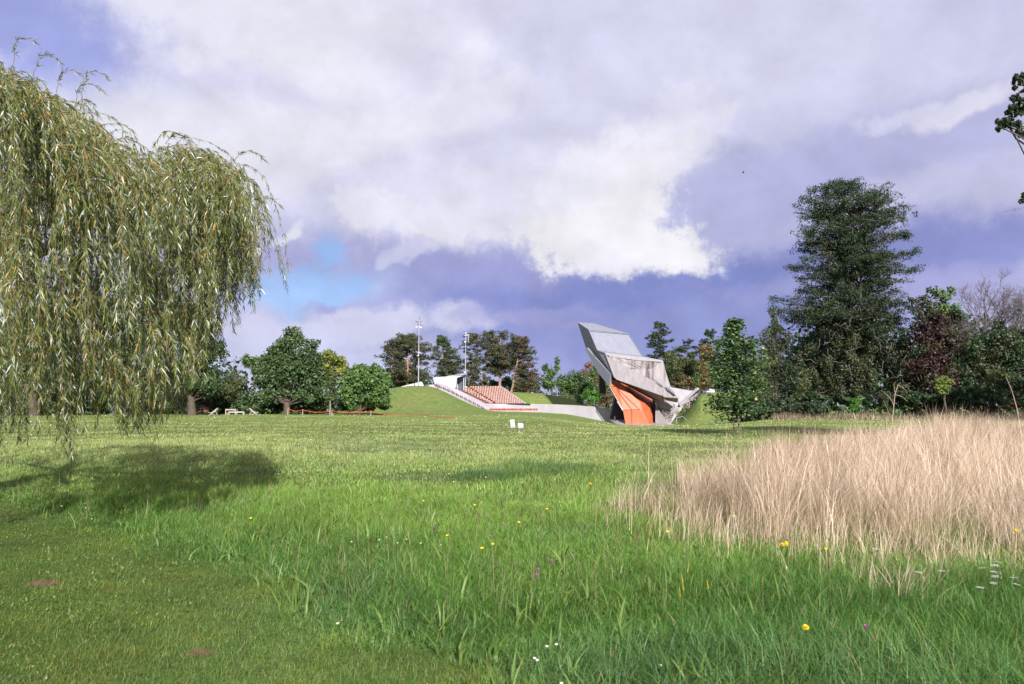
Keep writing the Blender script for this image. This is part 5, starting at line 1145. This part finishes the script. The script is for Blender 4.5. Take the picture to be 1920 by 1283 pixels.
# the two grey cases on the lawn
b = ground_at(961, 54); bm = bmesh.new(); box(bm, (0, 0, .30), (.30, .22, .56), Matrix.Rotation(R(-7), 3, 'Y')); bmesh.ops.bevel(bm, geom=bm.edges[:], offset=.02, segments=2, affect='EDGES')
root = empty('ground_box', b, 'upright pale grey box on the field, left of two', 'box', 'two pale boxes on the field'); bmobj('casing', bm, M_BOXG, root); bm = bmesh.new(); box(bm, (-.02, -.125, .33), (.2, .02, .36), Matrix.Rotation(R(-7), 3, 'Y')); bmobj('front_panel', bm, M_WHITE, root)
b = ground_at(976, 53.6); root = empty('ground_box', b, 'squat pale box in a dark frame on the field, right of two', 'box', 'two pale boxes on the field')
bm = bmesh.new(); box(bm, (0, 0, .20), (.38, .3, .38)); bmesh.ops.bevel(bm, geom=bm.edges[:], offset=.03, segments=2, affect='EDGES'); bmobj('casing', bm, M_BOXG, root)
bm = bmesh.new()
for a, c_ in (((-.2, 0, .02), (-.21, 0, .42)), ((-.21, 0, .42), (.14, 0, .40)), ((.14, 0, .40), (.24, 0, .3)), ((.24, 0, .3), (.2, 0, .02))): bar(bm, Vector(a) + Vector((0, -.17, 0)), Vector(c_) + Vector((0, -.17, 0)), .03)
bmobj('frame', bm, M_DARK, root)
# pale awning glimpsed behind the oak
b = at(1334, 737, 205); root = empty('awning', b, 'small bluish-white awning glimpsed behind the young oak', 'awning'); bm = bmesh.new(); slab(bm, [Vector((-1.3, 0, .2)), Vector((.1, 0, 1.0)), Vector((1.3, 0, .6)), Vector((1.3, 0, .15))], .1, back=Vector((0, 1.6, .15))); bmobj('cover', bm, M_SHRED, root)
bm = bmesh.new()
for s in (-1, 1): bar(bm, (s * 1.1, .2, -2), (s * 1.1, .2, .3), .06)
bmobj('pole', bm, M_STEEL, root)
# bird
b = at(1393.5, 323.5, 60); bm = bmesh.new(); r = bmesh.ops.create_uvsphere(bm, u_segments=8, v_segments=6, radius=.05)
for v in r['verts']: v.co.x *= 2.0
for s in (-1, 1): slab(bm, [Vector((-.03, s * .02, .01)), Vector((.04, s * .02, .01)), Vector((.0, s * .2, .05)), Vector((-.05, s * .19, .05))], .008)
o = bmobj('bird', bm, M_DARK); o.location = b; tag(o, 'tiny dark bird flying high against the clouds', 'bird')
# bare earth patches in the mown lawn
for i, (px, py, r_, lb) in enumerate(((80, 1097, .10, 'reddish patch of bare earth in the lawn near the left edge'), (375, 1218, .055, 'small reddish patch of bare earth at the lower left middle'))):
    q = ray(px, py); t_ = -1.6 / q.z; x_, y_ = q.x * t_, q.y * t_; bm = bmesh.new()
    for k in range(60):
        a, rr_ = random.uniform(0, 6.28), r_ * random.random() ** .6; s = random.uniform(.010, .026); r = bmesh.ops.create_icosphere(bm, subdivisions=1, radius=s); X, Y = x_ + 1.5 * rr_ * math.cos(a), y_ + rr_ * math.sin(a) * 1.1; bmesh.ops.translate(bm, verts=r['verts'], vec=(X, Y, gz(X, Y) + .012 * (1 - rr_ / r_) + .004))
    o = bmobj('bare_earth', bm, M_SOIL); tag(o, lb, 'soil', kind='structure')
# flowers
def flower_mesh(kind):
    P_, T_, C_ = [], [], []
    def petal_ring(n, r, z, w, c, tilt=.3, ph=0):
        for k in range(n):
            a = 2 * math.pi * k / n + ph; d_ = np.array([math.cos(a), math.sin(a), 0]); s_ = np.array([-math.sin(a), math.cos(a), 0]); o_ = len(P_) ; up_ = np.array([0, 0, tilt])
            b_ = np.array([0, 0, z]); P_.extend([b_, b_ + d_ * r * .6 + s_ * w + up_ * r, b_ + d_ * r + up_ * r * 1.2, b_ + d_ * r * .6 - s_ * w + up_ * r]); T_.append((o_, o_ + 1, o_ + 2, o_ + 3)); C_.append(c)
    H_ = {'buttercup': .32, 'dandelion': .34, 'yarrow': .38, 'clover': .24, 'spike': .44, 'daisy': .20}[kind]
    for k in range(3): a = 2.1 * k; s_ = np.array([math.cos(a), math.sin(a), 0]) * .0022; o_ = len(P_); P_.extend([-s_, s_, s_ + [.01, 0, H_], -s_ + [.01, 0, H_]]); T_.append((o_, o_ + 1, o_ + 2, o_ + 3)); C_.append((.06, .12, .03))
    if kind == 'buttercup': petal_ring(5, .020, H_, .012, (.80, .56, .02), .5)
    if kind == 'dandelion':
        for q in range(4): petal_ring(12 - q, .024 - .004 * q, H_ + .002 * q, .005, (.82, .62, .02), .15 + .25 * q, q)
    if kind == 'daisy': petal_ring(12, .016, H_, .004, (.78, .76, .78), .15); petal_ring(6, .006, H_ + .003, .004, (.7, .5, .05), .4)
    if kind == 'yarrow':
        for q in range(16): a, rr_ = q * 2.4, .010 * math.sqrt(q); b0 = len(P_); petal_ring(5, .008, H_ + .004 * math.cos(q), .005, (.72, .68, .70), .2, q); [P_.__setitem__(i, P_[i] + np.array([rr_ * math.cos(a), rr_ * math.sin(a), 0])) for i in range(b0, len(P_))]
    if kind == 'clover':
        for q in range(5): petal_ring(9, .014 - .0018 * abs(q - 2), H_ + .005 * q, .004, (.50, .17, .38), .9, q * .3)
    if kind == 'spike':
        for q in range(9): petal_ring(5, .014 - .0008 * q, H_ - .09 + .013 * q, .007, (.72, .62, .08), .5, q)
    me_o = npmesh('tmp', np.array(P_) , np.array(T_), M_FLOWER, None, np.array(C_), k=4); me = me_o.data; bpy.data.objects.remove(me_o); return me, H_
FM = {k: flower_mesh(k) for k in ('buttercup', 'dandelion', 'yarrow', 'clover', 'spike', 'daisy')}
def put_flower(kind, px, py, label, group=None, sc=1.0):
    me, H_ = FM[kind]; H_ = H_ * sc; r_ = ray(px, py); t_ = -(CAMZ - H_ * .97) / r_.z; x_, y_ = r_.x * t_, r_.y * t_; z_ = gz(x_, y_)
    o = bpy.data.objects.new({'buttercup': 'yellow_flower', 'dandelion': 'yellow_flower', 'yarrow': 'white_flower', 'clover': 'pink_flower', 'spike': 'yellow_flower', 'daisy': 'white_flower'}[kind], me); col.objects.link(o)
    o.location = (x_, y_, z_); o.rotation_euler = (random.uniform(-.25, .25), random.uniform(-.2, .2), random.uniform(0, 6)); o.scale = (sc,) * 3
    o.rotation_euler[0] = .35 if kind in ('dandelion', 'buttercup', 'daisy') else o.rotation_euler[0] * .4; o.rotation_euler[2] = random.uniform(-.4, .4)
    tag(o, label, 'flower', group)
put_flower('dandelion', 1502, 1149, 'single round yellow flower in the lush grass near the front', None, 1.0)
put_flower('dandelion', 1449, 1016, 'yellow flower at the front of the dry grass, left of the pair', None, .95)
put_flower('dandelion', 1468, 1016, 'yellow flower at the front of the dry grass, left half of the pair', None, .9)
put_flower('dandelion', 1474, 1013, 'yellow flower at the front of the dry grass, right half of the pair', None, .9)
put_flower('dandelion', 1100, 910, 'yellow flower left of the dry grass edge', None, 1.1)
put_flower('dandelion', 1905, 987, 'yellow flower at the right edge within the dry grass', None, 1.1)
put_flower('daisy', 1904, 1155, 'large white flower at the right edge near the front', None, 1.5)
for px, py in ((1281, 1060), (1290, 1075), (1283, 1098), (1290, 1088), (1338, 1085)): put_flower('spike', px, py, 'tall spike of small yellow blossoms in the front grass', 'yellow flower spikes', .62)
for px, py in ((1840, 1050), (1863, 1048), (1867, 1053), (1855, 1060), (1857, 1066), (1866, 1070), (1874, 1073), (1835, 1095), (1869, 1087), (1905, 1078), (1768, 1066), (1722, 1068), (1636, 1026), (1640, 992), (1918, 1089), (1893, 1088)): put_flower('yarrow', px, py, 'white flat-headed flower below the dry grass at the right', 'white flower heads by the dry grass', .72)
for px, py in ((1246, 1001), (1377, 937), (1372, 938), (1390, 870), (1554, 1022), (1475, 892), (1490, 871), (1370, 966), (913, 1022), (907, 1028), (882, 948), (960, 983), (853, 1007), (1036, 959), (786, 938), (478, 971), (570, 885)): put_flower('buttercup', px, py, 'small yellow flower scattered in the meadow', 'small yellow meadow flowers', .9)
for px, py in ((1637, 1169), (1000, 1081), (1064, 1051), (1021, 1071), (1006, 1020), (917, 1018), (806, 999), (889, 978), (914, 979), (950, 998), (1192, 1022), (1042, 1057), (712, 973)): put_flower('clover', px, py, 'pinkish purple clover head in the meadow', 'clover heads in the meadow', 1.0)
for px, py in ((662, 1018), (712, 1015), (728, 1010), (748, 1021), (760, 1014), (789, 1022), (834, 1026), (821, 1038), (1019, 1192), (1043, 1188), (1015, 1218), (162, 955), (165, 947), (178, 975), (120, 951), (1060, 1260), (1230, 1227), (640, 1155), (997, 1214), (1567, 1191)): put_flower('daisy', px, py, 'small white flower low in the grass', 'small white flowers in the grass', .7)
